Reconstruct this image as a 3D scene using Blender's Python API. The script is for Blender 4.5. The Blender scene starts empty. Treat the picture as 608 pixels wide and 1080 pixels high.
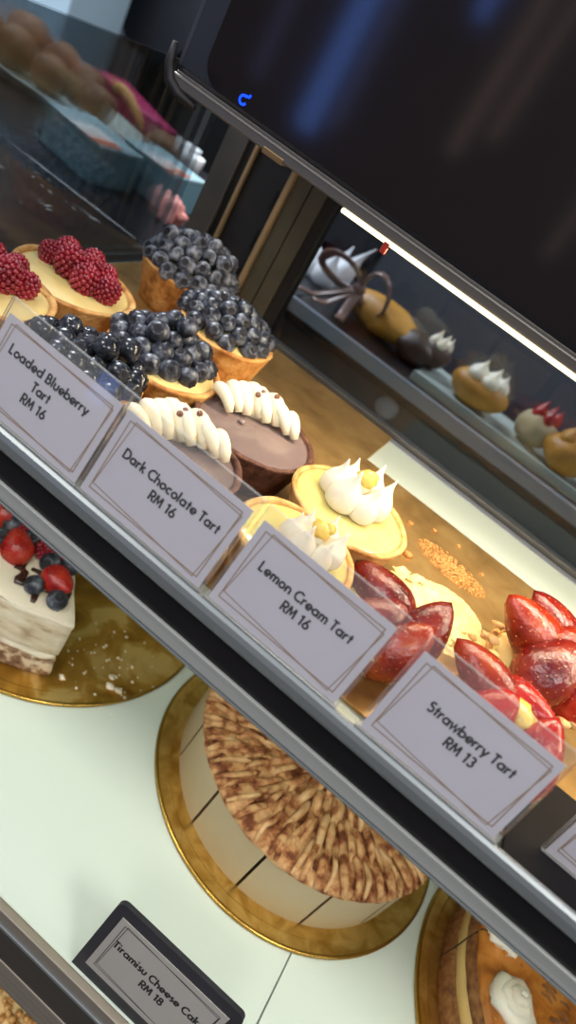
import bpy, bmesh, math, random
from mathutils import Vector, Matrix, noise

random.seed(7)
PI = math.pi
S = 0.01                      # the scene is laid out in centimetres
Z0 = 130.0                    # height of the camera above the floor, cm
SC = bpy.context.scene
COL = SC.collection


def W(x, y, z):               # case coordinates (cm, z measured from camera height) -> metres
    return Vector((x * S, y * S, (z + Z0) * S))


def lin(c):
    def f(v):
        v /= 255.0
        return v / 12.92 if v <= 0.04045 else ((v + 0.055) / 1.055) ** 2.4
    return (f(c[0]), f(c[1]), f(c[2]), 1.0)


# ------------------------------------------------------------------ materials
def mat(name, cols, rough=0.5, metal=0.0, scale=8.0, detail=4.0, bump=0.0, bscale=None, spec=0.5,
        coat=0.0, sss=0.0, stops=None, stretch=None, trans=0.0, sheen=0.0, dist=0.0):
    m = bpy.data.materials.new(name)
    m.use_nodes = True
    nt = m.node_tree
    b = nt.nodes['Principled BSDF']
    b.inputs['Roughness'].default_value = rough
    b.inputs['Metallic'].default_value = metal
    b.inputs['Specular IOR Level'].default_value = spec
    b.inputs['Coat Weight'].default_value = coat
    b.inputs['Coat Roughness'].default_value = 0.08
    if sss:
        b.inputs['Subsurface Weight'].default_value = sss
        b.inputs['Subsurface Radius'].default_value = (0.006, 0.003, 0.002)
        b.inputs['Subsurface Scale'].default_value = 0.6
    tc = nt.nodes.new('ShaderNodeTexCoord')
    mp = nt.nodes.new('ShaderNodeMapping')
    nt.links.new(tc.outputs['Object'], mp.inputs['Vector'])
    if stretch:
        mp.inputs['Scale'].default_value = stretch
    if len(cols) == 1:
        b.inputs['Base Color'].default_value = lin(cols[0])
    else:
        nz = nt.nodes.new('ShaderNodeTexNoise')
        nz.inputs['Scale'].default_value = scale / S / 10.0
        nz.inputs['Detail'].default_value = detail
        nz.inputs['Distortion'].default_value = dist
        nt.links.new(mp.outputs['Vector'], nz.inputs['Vector'])
        cr = nt.nodes.new('ShaderNodeValToRGB')
        n = len(cols)
        st = stops or [0.3 + 0.4 * i / (n - 1) for i in range(n)]
        cr.color_ramp.elements[0].position = st[0]
        cr.color_ramp.elements[0].color = lin(cols[0])
        cr.color_ramp.elements[1].position = st[-1]
        cr.color_ramp.elements[1].color = lin(cols[-1])
        for i in range(1, n - 1):
            e = cr.color_ramp.elements.new(st[i])
            e.color = lin(cols[i])
        nt.links.new(nz.outputs['Fac'], cr.inputs['Fac'])
        nt.links.new(cr.outputs['Color'], b.inputs['Base Color'])
    if bump:
        n2 = nt.nodes.new('ShaderNodeTexNoise')
        n2.inputs['Scale'].default_value = (bscale or scale) / S / 10.0
        n2.inputs['Detail'].default_value = 5.0
        nt.links.new(mp.outputs['Vector'], n2.inputs['Vector'])
        bp = nt.nodes.new('ShaderNodeBump')
        bp.inputs['Strength'].default_value = min(1.0, bump)
        bp.inputs['Distance'].default_value = 0.002 * max(1.0, bump)
        nt.links.new(n2.outputs['Fac'], bp.inputs['Height'])
        nt.links.new(bp.outputs['Normal'], b.inputs['Normal'])
    return m


def emit_mat(name, col, strength):
    m = bpy.data.materials.new(name)
    m.use_nodes = True
    nt = m.node_tree
    nt.nodes.remove(nt.nodes['Principled BSDF'])
    e = nt.nodes.new('ShaderNodeEmission')
    e.inputs['Color'].default_value = lin(col)
    e.inputs['Strength'].default_value = strength
    nt.links.new(e.outputs[0], nt.nodes['Material Output'].inputs[0])
    return m


def clear_mat(name, tint=(250, 252, 250), ior=1.45, rough=0.02, gloss=1.0, haze=0.0, haze_col=(225, 228, 230)):
    """thin clear sheet: straight-through transmission plus a fresnel reflection"""
    m = bpy.data.materials.new(name)
    m.use_nodes = True
    nt = m.node_tree
    nt.nodes.remove(nt.nodes['Principled BSDF'])
    t = nt.nodes.new('ShaderNodeBsdfTransparent')
    t.inputs['Color'].default_value = lin(tint)
    g = nt.nodes.new('ShaderNodeBsdfGlossy')
    g.inputs['Roughness'].default_value = rough
    f = nt.nodes.new('ShaderNodeFresnel')
    f.inputs['IOR'].default_value = ior
    mu = nt.nodes.new('ShaderNodeMath')
    mu.operation = 'MULTIPLY'
    mu.inputs[1].default_value = gloss
    mu.use_clamp = True
    nt.links.new(f.outputs[0], mu.inputs[0])
    mx = nt.nodes.new('ShaderNodeMixShader')
    nt.links.new(mu.outputs[0], mx.inputs[0])
    src = t
    if haze:
        d = nt.nodes.new('ShaderNodeBsdfDiffuse')
        d.inputs['Color'].default_value = lin(haze_col)
        mh = nt.nodes.new('ShaderNodeMixShader')
        mh.inputs[0].default_value = haze
        nt.links.new(t.outputs[0], mh.inputs[1])
        nt.links.new(d.outputs[0], mh.inputs[2])
        src = mh
    nt.links.new(src.outputs[0], mx.inputs[1])
    nt.links.new(g.outputs[0], mx.inputs[2])
    nt.links.new(mx.outputs[0], nt.nodes['Material Output'].inputs[0])
    return m


M = {}
M['shelf_white'] = mat('white_glass_shelf', [(206, 217, 203)], rough=0.22, spec=0.5)
M['seal'] = mat('grey_seal', [(88, 92, 90)], rough=0.6)
M['alu'] = mat('brushed_aluminium', [(176, 180, 174), (196, 198, 192)], rough=0.42, metal=0.5, scale=3, stretch=(0.05, 8, 8))
M['brown_steel'] = mat('brown_tinted_steel', [(58, 52, 46), (72, 64, 56)], rough=0.34, metal=0.5, scale=3, stretch=(0.05, 6, 6))
M['chrome'] = mat('polished_rail', [(140, 146, 146)], rough=0.42, metal=0.6)
M['steel'] = mat('dull_steel', [(136, 126, 112), (160, 150, 136)], rough=0.36, metal=0.6, scale=3, stretch=(0.05, 6, 6))
M['black'] = mat('black_plastic', [(19, 18, 20), (24, 22, 24)], rough=0.4, scale=3, spec=0.25)
M['tray_black'] = mat('matt_black_tray', [(26, 24, 25)], rough=0.6, spec=0.12)
M['rubber'] = mat('black_rubber', [(10, 10, 11)], rough=0.6)
M['panel'] = mat('dark_gloss_panel', [(24, 19, 21)], rough=0.085, spec=0.5, coat=0.0)
M['panel_frame'] = mat('charcoal_frame', [(44, 46, 52)], rough=0.32, metal=0.2)
M['lip'] = mat('lip_aluminium', [(98, 95, 90), (122, 117, 110)], rough=0.36, metal=0.6, scale=3, stretch=(0.05, 8, 8))
M['bronze'] = mat('bronze_clip', [(150, 122, 84)], rough=0.35, metal=0.7)
M['olive'] = mat('olive_metal_upright', [(84, 82, 70), (98, 95, 80)], rough=0.42, metal=0.5, scale=2)
M['post_grey'] = mat('grey_post', [(92, 92, 90), (112, 110, 106)], rough=0.4, metal=0.6, scale=2)
M['tan_edge'] = mat('tan_edge_strip', [(168, 146, 112)], rough=0.4, metal=0.4)
M['dark_slot'] = mat('dark_slotted_panel', [(40, 42, 46), (50, 50, 52)], rough=0.4, metal=0.3, scale=2)
M['gold'] = mat('gold_foil_card', [(170, 126, 48), (206, 164, 84), (228, 192, 114)], rough=0.3, metal=0.85, scale=4, bump=0.25, bscale=5, dist=1.0)
M['gold_worn'] = mat('worn_gold_foil_card', [(158, 122, 68), (190, 150, 88), (208, 170, 106)], rough=0.36, metal=0.65, scale=3.0, detail=3, bump=0.35, bscale=4.5, dist=0.3, stops=[0.3, 0.5, 0.72])
M['gold_crinkle'] = mat('smeared_gold_foil_card', [(132, 92, 30), (170, 126, 46), (200, 152, 66), (230, 194, 118)], rough=0.34, metal=0.75, scale=2.2, detail=7, bump=0.6, bscale=5, dist=0.6, stops=[0.34, 0.46, 0.56, 0.63])
M['gold_rim'] = mat('gold_foil_rim', [(196, 156, 76)], rough=0.25, metal=1.0)
M['smear'] = mat('dried_cream_smear', [(214, 176, 96), (196, 148, 66)], rough=0.6, scale=4)
M['paper'] = mat('card_paper', [(212, 208, 218), (220, 216, 224)], rough=0.75, scale=1.5, spec=0.2)
M['ink'] = mat('black_ink', [(20, 20, 22)], rough=0.6, spec=0.2)
M['ink_line'] = mat('gold_ink_line', [(158, 128, 96)], rough=0.5)
M['paper_shaded'] = mat('shaded_sign_card', [(150, 146, 138), (158, 154, 146)], rough=0.7, scale=1.5, spec=0.2)  # card paper darkened to paint the shade on the lower sign
M['ink_dim'] = mat('dark_sign_ink', [(44, 42, 42)], rough=0.6, spec=0.2)
M['sign_black'] = mat('charcoal_sign_frame', [(40, 40, 44), (46, 46, 50)], rough=0.42, scale=3)
M['acrylic'] = clear_mat('clear_acrylic', tint=(252, 252, 251), ior=1.35, rough=0.03, gloss=0.55, haze=0.035)
M['acrylic_edge'] = clear_mat('acrylic_edge', tint=(190, 194, 192), ior=1.5, rough=0.1, gloss=1.0, haze=0.55, haze_col=(238, 240, 238))  # white mixed in to paint the bright glint of the clear edges
M['glass'] = clear_mat('clear_pane', tint=(226, 232, 236), ior=1.5, rough=0.0, gloss=0.8, haze=0.0)
M['crust'] = mat('baked_golden_crust', [(140, 84, 38), (198, 138, 70), (220, 172, 106)], rough=0.6, scale=9, detail=7, bump=0.5, bscale=30, spec=0.35, sss=0.1)
M['crust_pale'] = mat('pale_baked_crust', [(166, 108, 52), (208, 156, 88), (224, 184, 122)], rough=0.6, scale=9, detail=7, bump=0.5, bscale=30, spec=0.35, sss=0.1)
M['crust_choc'] = mat('chocolate_crust', [(62, 38, 28), (98, 62, 48), (122, 84, 66)], rough=0.62, scale=14, detail=7, bump=0.6, bscale=34, spec=0.35)
M['custard'] = mat('custard_filling', [(224, 198, 122), (232, 210, 146)], rough=0.4, scale=2, sss=0.2)
M['lemon'] = mat('lemon_curd', [(210, 194, 112), (224, 210, 138)], rough=0.14, scale=1.5, coat=0.6, sss=0.2)
M['ganache'] = mat('chocolate_ganache', [(116, 98, 94), (132, 114, 110)], rough=0.25, scale=2, bump=0.08, bscale=3, coat=0.2)
M['cream'] = mat('whipped_cream', [(242, 228, 190), (246, 236, 206)], rough=0.45, scale=2, sss=0.25)
M['cream_white'] = mat('white_meringue_cream', [(236, 226, 200), (242, 234, 214)], rough=0.42, scale=2, sss=0.25)
M['zest'] = mat('candied_lemon', [(226, 186, 72), (236, 208, 116)], rough=0.25, scale=4, sss=0.2)
M['pearl'] = mat('chocolate_pearl', [(120, 78, 58)], rough=0.2, coat=0.4)
M['blueberry'] = mat('blueberry_skin', [(24, 25, 32), (52, 56, 66), (128, 134, 142)], rough=0.34, scale=11, detail=6, stops=[0.38, 0.52, 0.74], spec=0.5, bump=0.1, bscale=30)
M['berry_crown'] = mat('blueberry_crown', [(16, 15, 20), (30, 28, 34)], rough=0.7, scale=8)
M['blueberry_pale'] = mat('bloomed_blueberry_skin', [(34, 35, 42), (84, 88, 98), (164, 168, 174)], rough=0.42, scale=12, detail=7, stops=[0.36, 0.5, 0.7], spec=0.4, bump=0.1, bscale=30)
M['blueberry_dark'] = mat('glazed_blueberry_skin', [(18, 19, 24), (36, 39, 46), (84, 90, 98)], rough=0.22, scale=11, detail=5, stops=[0.4, 0.56, 0.8], spec=0.5, coat=0.15)
M['raspberry'] = mat('raspberry_skin', [(96, 10, 24), (140, 22, 38), (170, 48, 62)], rough=0.26, scale=5, spec=0.5, sss=0.15, coat=0.3)
M['strawberry'] = mat('glazed_strawberry', [(104, 20, 10), (144, 42, 18), (172, 80, 34)], rough=0.2, scale=5, detail=6, spec=0.6, sss=0.05, bump=0.45, bscale=34)
M['strawberry_red'] = mat('red_strawberry', [(132, 12, 12), (168, 26, 20), (188, 60, 36)], rough=0.2, scale=5, detail=6, spec=0.6, sss=0.05, bump=0.4, bscale=34)
M['strawberry_deep'] = mat('deep_red_strawberry', [(70, 12, 10), (108, 22, 16), (138, 48, 26)], rough=0.2, scale=5, detail=6, spec=0.6, sss=0.05, bump=0.45, bscale=34)
M['seed'] = mat('strawberry_seed', [(196, 120, 56)], rough=0.35)
M['straw_cut'] = mat('strawberry_cut_face', [(232, 130, 96), (240, 190, 160)], rough=0.25, scale=1.5, coat=0.5)
M['crumble'] = mat('biscuit_crumble', [(206, 152, 84), (232, 196, 136)], rough=0.7, scale=6)
M['crumb_orange'] = mat('orange_biscuit_crumbs', [(178, 116, 54), (206, 150, 82)], rough=0.75, scale=30)
M['cream_crumb'] = mat('cream_smear', [(226, 200, 122), (242, 226, 168)], rough=0.65, scale=14, bump=0.8, bscale=24)
M['cake_side'] = mat('coffee_cream_side', [(178, 160, 122), (190, 174, 138)], rough=0.55, scale=1.2, spec=0.3)
M['cake_inside'] = mat('coffee_sponge', [(112, 84, 54), (140, 108, 72)], rough=0.8, scale=8, bump=0.5)
M['ruffle'] = mat('cocoa_dusted_cream', [(118, 66, 38), (172, 112, 68), (208, 158, 104), (224, 184, 130)], rough=0.65, scale=9, detail=9, stops=[0.36, 0.45, 0.54, 0.68], spec=0.25, bump=0.5, bscale=40)
M['ruffle_light'] = mat('caramel_piped_cream', [(134, 82, 48), (196, 146, 92), (222, 178, 124), (232, 196, 146)], rough=0.6, scale=9, detail=9, stops=[0.33, 0.41, 0.52, 0.68], spec=0.25, bump=0.4, bscale=40)
M['naked_cream'] = mat('white_cream_coating', [(226, 212, 184), (240, 230, 206)], rough=0.55, scale=1.5, bump=0.35, bscale=2, spec=0.3)
M['naked_side'] = mat('smeared_cream_side', [(160, 130, 98), (208, 190, 158), (226, 212, 186)], rough=0.6, scale=4, detail=7, bump=0.35, bscale=8, spec=0.3, stretch=(1, 1, 2.2), stops=[0.26, 0.42, 0.62])
M['sponge'] = mat('chocolate_sponge_crumb', [(86, 56, 36), (150, 116, 84), (226, 206, 172)], rough=0.8, scale=9, detail=8, bump=0.8, bscale=16, stops=[0.34, 0.48, 0.6])
M['choc_sauce'] = mat('chocolate_drizzle', [(50, 26, 20), (66, 38, 28)], rough=0.2, scale=3, coat=0.4)
M['brown_sponge'] = mat('brown_sponge_layer', [(98, 58, 26), (142, 92, 44), (164, 116, 64)], rough=0.75, scale=16, detail=8, bump=0.6, bscale=34)
M['pale_layer'] = mat('pale_cream_layer', [(222, 184, 110), (230, 198, 128)], rough=0.5, scale=2)
M['caramel'] = mat('caramel_glaze', [(128, 70, 24), (190, 116, 42), (214, 146, 68)], rough=0.25, scale=5, detail=7, bump=0.5, bscale=7, coat=0.4, dist=0.5)
M['crunch'] = mat('golden_crumb_topping', [(146, 92, 34), (206, 150, 76), (234, 190, 120)], rough=0.5, scale=14, coat=0.2)
M['counter'] = mat('dark_marble_counter', [(22, 23, 27), (30, 31, 36), (42, 44, 50)], rough=0.28, spec=0.35, scale=0.4, detail=3, stops=[0.3, 0.62, 0.86], dist=1.5)
M['counter_front'] = mat('dark_counter_front', [(52, 56, 64)], rough=0.35)
M['blue_cab'] = mat('pale_blue_cupboard', [(176, 204, 218)], rough=0.45)
M['blue_bin'] = mat('blue_plastic', [(70, 128, 186)], rough=0.4)
M['appliance'] = mat('charcoal_appliance', [(22, 24, 29), (28, 30, 36)], rough=0.45, scale=1)
M['teal_box'] = mat('teal_carton', [(104, 144, 154), (114, 154, 164)], rough=0.6, scale=1)
M['teal_lid'] = mat('pale_carton_lid', [(150, 182, 188)], rough=0.55)
M['orange_label'] = mat('orange_label', [(214, 110, 66)], rough=0.5)
M['white_label'] = mat('white_label', [(225, 228, 226)], rough=0.5)
M['pink'] = mat('magenta_carton', [(176, 34, 92), (190, 44, 104)], rough=0.5, scale=1)
M['pink_pale'] = mat('rose_carton', [(196, 74, 122)], rough=0.5)
M['blush'] = mat('blush_cloth', [(226, 150, 140)], rough=0.7)
M['rope'] = mat('tan_rope_handle', [(222, 176, 96)], rough=0.6)
M['bun'] = mat('brown_baked_bun', [(96, 66, 44), (142, 104, 70), (168, 130, 92)], rough=0.7, scale=1.4, bump=0.4, bscale=3)
M['tray'] = mat('pale_tray', [(176, 186, 178)], rough=0.3)
M['napkin'] = mat('white_crepe_paper', [(228, 228, 230)], rough=0.7)
M['ribbon'] = mat('brown_satin_ribbon', [(108, 80, 70), (128, 98, 86)], rough=0.35, scale=2)
M['loaf'] = mat('golden_loaf', [(168, 112, 36), (204, 148, 56)], rough=0.5, scale=2, bump=0.4)
M['dark_loaf'] = mat('dark_chocolate_loaf', [(44, 28, 22), (62, 42, 32)], rough=0.45, scale=2, bump=0.3)
M['knob'] = mat('pale_knob', [(150, 152, 160)], rough=0.4)
M['grey_rail'] = mat('pale_metal_rail', [(150, 156, 166)], rough=0.3, metal=0.5)
M['floor'] = mat('floor_tile', [(70, 66, 62), (84, 80, 76)], rough=0.5, scale=0.2)
M['wall_light'] = mat('pale_shop_wall', [(120, 118, 118), (128, 126, 124)], rough=0.8, scale=0.3)
M['wall'] = mat('shop_wall', [(58, 60, 66), (64, 66, 72)], rough=0.8, scale=0.3)
M['ceil'] = mat('shop_ceiling', [(150, 148, 146)], rough=0.9)
M['led'] = emit_mat('warm_led_diffuser', (255, 236, 188), 3.0)
M['led_cool'] = emit_mat('white_led_diffuser', (246, 250, 240), 3.0)
M['digit'] = emit_mat('blue_digit_glow', (24, 70, 255), 2.2)
M['blue_streak'] = emit_mat('blue_streak_glow', (92, 130, 216), 6.5)  # glow for the added strips that streak the canopy panel
M['blue_streak_dim'] = emit_mat('dim_blue_streak_glow', (140, 150, 210), 1.8)
M['warm_streak'] = emit_mat('warm_streak_glow', (220, 190, 178), 1.5)
M['red'] = mat('red_clip', [(150, 44, 30)], rough=0.4)


# ------------------------------------------------------------------ mesh helpers
def to_obj(name, bm, m, parent=None, smooth=True, loc=None, bevel=0.0):
    me = bpy.data.meshes.new(name)
    bmesh.ops.recalc_face_normals(bm, faces=bm.faces[:])
    bm.to_mesh(me)
    bm.free()
    for mm in (m if isinstance(m, (list, tuple)) else [m]):
        me.materials.append(mm)
    if smooth:
        for p in me.polygons:
            p.use_smooth = True
    o = bpy.data.objects.new(name, me)
    COL.objects.link(o)
    if parent:
        o.parent = parent
    if loc is not None:
        o.location = loc
    if bevel:
        b = o.modifiers.new('edge', 'BEVEL')
        b.width = bevel * S
        b.segments = 2
        b.limit_method = 'ANGLE'
        b.angle_limit = math.radians(50)
    return o


def empty(name, loc, label, cat, group=None, rot=(0, 0, 0)):
    o = bpy.data.objects.new(name, None)
    COL.objects.link(o)
    o.empty_display_size = 0.02
    o.location = loc
    o.rotation_euler = rot
    o['label'] = label
    o['category'] = cat
    if group:
        o['group'] = group
    return o


def tag(o, label, cat, group=None, kind=None):
    o['label'] = label
    o['category'] = cat
    if group:
        o['group'] = group
    if kind:
        o['kind'] = kind
    return o


def box(bm, x0, x1, y0, y1, z0, z1, mi=0):
    vs = [bm.verts.new((x * S, y * S, z * S)) for x, y, z in
          ((x0, y0, z0), (x1, y0, z0), (x1, y1, z0), (x0, y1, z0), (x0, y0, z1), (x1, y0, z1), (x1, y1, z1), (x0, y1, z1))]
    for f in ((0, 3, 2, 1), (4, 5, 6, 7), (0, 1, 5, 4), (1, 2, 6, 5), (2, 3, 7, 6), (3, 0, 4, 7)):
        fa = bm.faces.new([vs[i] for i in f])
        fa.material_index = mi
    return vs


def boxobj(name, b, m, parent=None, bevel=0.0):
    """box given in case coordinates"""
    bm = bmesh.new()
    box(bm, b[0], b[1], b[2], b[3], b[4] + Z0, b[5] + Z0)
    return to_obj(name, bm, m, parent, smooth=False, bevel=bevel)


def lathe(bm, prof, seg=48, wob=None, closed=False, mi=0, cx=0.0, cy=0.0):
    rings = []
    for k, (r, z) in enumerate(prof):
        ring = []
        for i in range(seg):
            a = 2 * PI * i / seg
            rr, zz = r, z
            if wob:
                dr, dz = wob(a, k, r, z)
                rr += dr
                zz += dz
            ring.append(bm.verts.new(((cx + rr * math.cos(a)) * S, (cy + rr * math.sin(a)) * S, zz * S)))
        rings.append(ring)
    n = len(rings)
    for k in range(n if closed else n - 1):
        a, b = rings[k], rings[(k + 1) % n]
        for i in range(seg):
            j = (i + 1) % seg
            f = bm.faces.new((a[i], a[j], b[j], b[i]))
            f.material_index = mi
    return rings


def cap(bm, ring, mi=0):
    f = bm.faces.new(ring)
    f.material_index = mi


def tube(bm, pts, rad, seg=8, ends=True, mi=0, flat=1.0, up=None):
    """sweep along points (cm); rad is a number or a list"""
    n = len(pts)
    pts = [Vector(p) for p in pts]
    prev = None
    rings = []
    for i, p in enumerate(pts):
        t = (pts[min(i + 1, n - 1)] - pts[max(i - 1, 0)]).normalized()
        u = Vector(up) if up else (prev if prev is not None else (Vector((0, 0, 1)) if abs(t.z) < 0.9 else Vector((1, 0, 0))))
        u = (u - t * u.dot(t)).normalized()
        v = t.cross(u)
        prev = u
        r = rad[i] if isinstance(rad, (list, tuple)) else rad
        rings.append([bm.verts.new((p + u * (r * flat * math.cos(2 * PI * k / seg)) + v * (r * math.sin(2 * PI * k / seg))) * S) for k in range(seg)])
    for a, b in zip(rings, rings[1:]):
        for k in range(seg):
            f = bm.faces.new((a[k], a[(k + 1) % seg], b[(k + 1) % seg], b[k]))
            f.material_index = mi
    if ends:
        for r in (rings[0], rings[-1]):
            f = bm.faces.new(r)
            f.material_index = mi


def blob(bm, c, r, sub=2, jit=0.0, mi=0, mtx=None):
    """ico blob with radii r=(rx,ry,rz), optional lumpiness"""
    res = bmesh.ops.create_icosphere(bm, subdivisions=sub, radius=1.0)
    off = Vector((random.random() * 50, random.random() * 50, random.random() * 50))
    fs = set()
    for v in res['verts']:
        d = v.co.copy()
        k = 1.0 + (jit * noise.noise(d * 1.6 + off) if jit else 0.0)
        p = Vector((d.x * r[0] * k, d.y * r[1] * k, d.z * r[2] * k))
        if mtx:
            p = mtx @ p
        v.co = (p + Vector(c)) * S
        fs.update(v.link_faces)
    for f in fs:
        f.material_index = mi
    return res['verts']


def prism(bm, poly, z0, z1, mi_side=0, mi_top=0, jit=None):
    a = [bm.verts.new((x * S, y * S, z0 * S)) for x, y in poly]
    b = [bm.verts.new((x * S, y * S, z1 * S)) for x, y in poly]
    n = len(poly)
    for i in range(n):
        f = bm.faces.new((a[i], a[(i + 1) % n], b[(i + 1) % n], b[i]))
        f.material_index = mi_side
    f = bm.faces.new(b)
    f.material_index = mi_top
    f = bm.faces.new(a[::-1])
    f.material_index = mi_side


def rotz(a):
    return Matrix.Rotation(a, 3, 'Z')


# ------------------------------------------------------------------ lettering (drawn strokes)
def arc(cx, cy, rx, ry, a0, a1, n=14):
    return [(cx + rx * math.cos(math.radians(a0 + (a1 - a0) * i / n)), cy + ry * math.sin(math.radians(a0 + (a1 - a0) * i / n))) for i in range(n + 1)]


RING = arc(.33, .32, .25, .25, 0, 360, 22)
G = {
    ' ': (.28, []),
    'L': (.56, [[(.1, 1), (.1, 0)], [(.03, .07), (.5, .07)]]),
    'o': (.66, [RING]),
    'a': (.70, [RING, [(.58, .64), (.58, 0)]]),
    'd': (.70, [RING, [(.58, 1.02), (.58, 0)]]),
    'b': (.66, [RING, [(.08, 1.02), (.08, 0)]]),
    'e': (.64, [arc(.33, .32, .25, .25, 0, 318, 20), [(.08, .3), (.64, .3)]]),
    'B': (.66, [[(.1, 0), (.1, 1)], [(.1, .93), (.3, .93)] + arc(.3, .735, .19, .195, 90, -90)[1:] + [(.1, .54)], [(.1, .54), (.34, .54)] + arc(.34, .305, .22, .235, 90, -90)[1:] + [(.1, .07)]]),
    'l': (.24, [[(.09, 1.02), (.09, 0)]]),
    'u': (.58, [[(.08, .64), (.08, .27)] + arc(.28, .27, .2, .2, 180, 360)[1:] + [(.48, .64)]]),
    'r': (.40, [[(.08, .64), (.08, 0)], arc(.3, .34, .22, .23, 180, 72)]),
    'y': (.58, [[(.05, .64), (.3, .04)], [(.55, .64), (.2, -.24)]]),
    'T': (.58, [[(0, .93), (.56, .93)], [(.28, .93), (.28, 0)]]),
    't': (.40, [[(.2, .88), (.2, 0)], [(.03, .58), (.38, .58)]]),
    'R': (.62, [[(.1, 0), (.1, 1)], [(.1, .93), (.32, .93)] + arc(.32, .7, .22, .23, 90, -90)[1:] + [(.1, .47)], [(.28, .47), (.56, 0)]]),
    'M': (.90, [[(.07, 0), (.17, .95)], [(.17, .97), (.43, .26), (.69, .97)], [(.69, .95), (.79, 0)]]),
    '1': (.40, [[(.24, 1), (.24, 0)], [(.02, .78), (.24, .93)]]),
    '6': (.62, [arc(.31, .3, .23, .23, 0, 360, 22), [(.42, 1.0), (.12, .44)]]),
    '3': (.58, [arc(.27, .73, .19, .2, 150, -90), arc(.27, .29, .23, .23, 90, -150)]),
    '8': (.60, [arc(.29, .74, .18, .19, 0, 360, 20), arc(.29, .29, .23, .23, 0, 360, 22)]),
    'D': (.78, [[(.1, 0), (.1, 1)], [(.1, .93), (.28, .93)] + arc(.28, .5, .42, .43, 90, -90)[1:] + [(.1, .07)]]),
    'k': (.52, [[(.09, 1.02), (.09, 0)], [(.45, .64), (.1, .3)], [(.2, .38), (.5, 0)]]),
    'C': (.78, [arc(.48, .5, .4, .43, 48, 312, 20)]),
    'h': (.58, [[(.09, 1.02), (.09, 0)], arc(.29, .37, .2, .2, 180, 0) + [(.49, 0)]]),
    'c': (.56, [arc(.33, .32, .25, .25, 50, 310)]),
    'm': (.86, [[(.09, .64), (.09, 0)], arc(.26, .4, .17, .17, 180, 0) + [(.43, 0)], arc(.6, .4, .17, .17, 180, 0) + [(.77, 0)]]),
    'n': (.58, [[(.09, .64), (.09, 0)], arc(.29, .37, .2, .2, 180, 0) + [(.49, 0)]]),
    'S': (.56, [arc(.28, .74, .19, .19, 35, 270) + arc(.28, .3, .22, .25, 90, -145)[1:]]),
    's': (.42, [arc(.21, .47, .12, .11, 35, 270) + arc(.21, .21, .14, .15, 90, -145)[1:]]),
    'w': (.82, [[(.03, .64), (.2, .04), (.4, .62), (.6, .04), (.77, .64)]]),
    'i': (.24, [[(.09, .64), (.09, 0)], [(.09, .8), (.09, .97)]]),
}


def ribbon2d(bm, pl, w, emit, closed=False):
    n = len(pl)
    pl = [Vector(p) for p in pl]
    closed = (pl[0] - pl[-1]).length < 1e-6
    vs = []
    for i in range(n):
        if closed:
            a = pl[i - 1] if i > 0 else pl[n - 2]
            b = pl[i + 1] if i < n - 1 else pl[1]
        else:
            a, b = pl[max(i - 1, 0)], pl[min(i + 1, n - 1)]
        d1 = (pl[i] - a)
        d2 = (b - pl[i])
        if d1.length < 1e-9:
            d1 = d2
        if d2.length < 1e-9:
            d2 = d1
        d1.normalize()
        d2.normalize()
        t = (d1 + d2).normalized()
        nn = Vector((-t.y, t.x))
        k = 1.0 / max(0.45, nn.dot(Vector((-d1.y, d1.x))))
        vs.append((emit(pl[i] + nn * w * .5 * k), emit(pl[i] - nn * w * .5 * k)))
    for a, b in zip(vs, vs[1:]):
        try:
            bm.faces.new((a[0], b[0], b[1], a[1]))
        except ValueError:
            pass


def text_width(s):
    return sum(G[c][0] + .05 for c in s) - .05


def lettering(bm, lines, size, y, weight=.2):
    """lines: (text, centre x, baseline z) in cm on a sheet facing -y"""
    lev = [0]
    for s, cx, bz in lines:
        x = cx - text_width(s) * size / 2
        for ch in s:
            adv, strokes = G[ch]
            for st in strokes:
                lev[0] += 1
                dy = -0.0006 * (lev[0] % 5)
                ribbon2d(bm, st, weight, lambda p, x=x, bz=bz, dy=dy: bm.verts.new(((x + p.x * size) * S, (y + dy) * S, (bz + p.y * size) * S)))
            x += (adv + .05) * size


def outline(bm, pts, w, y):
    ribbon2d(bm, pts + [pts[0]], w, lambda p: bm.verts.new((p.x * S, y * S, p.y * S)))


# ------------------------------------------------------------------ SETTING: the shop
def struct(name, b, m):
    o = boxobj(name, b, m)
    o['kind'] = 'structure'
    return o


FL = -Z0
struct('floor', (-320, 320, -330, 330, FL - 5, FL), M['floor'])
struct('wall_back', (-320, 320, 325, 335, FL, 170), M['wall'])
struct('wall_front', (-320, 320, -340, -330, FL, 170), M['wall_light'])
# glowing strips added behind the viewer, placed to reflect as streaks in the canopy
for n, (x0, x1, zb, m) in enumerate(((-194, -181, -48, 'blue_streak'), (-175, -170, -38, 'blue_streak_dim'), (-231, -226, -40, 'blue_streak_dim'), (-133, -126, 40, 'blue_streak'), (-108, -102, -16, 'warm_streak'), (-93, -88, 0, 'warm_streak'), (-33, -29, -30, 'warm_streak'))):
    w = struct('streak_strip_%d' % (n + 1), (x0, x1, -329.5, -328.5, zb, 165), M[m])

# ------------------------------------------------------------------ THE DISPLAY CASE
case = empty('cake_display_case', W(5, 45, FL), 'long glass-fronted bakery display case with white shelves and a black lit canopy', 'display case')


def part(name, b, m, bevel=0.0, parent=case, sub=False):
    bm = bmesh.new()
    ox, oy, oz = 5, 45, FL
    box(bm, b[0] - ox, b[1] - ox, b[2] - oy, b[3] - oy, b[4] - oz, b[5] - oz)
    return to_obj(name, bm, m, parent, smooth=False, bevel=bevel)


XL, XR = -40.0, 62.0
XE = -37.0        # left end of the upper compartment
SH = -25.6       # upper shelf surface
LO = -54.0       # lower shelf surface
part('upper_shelf', (XE, XR, 27.7, 64.3, SH - 0.8, SH), M['shelf_white'], 0.06)
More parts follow.
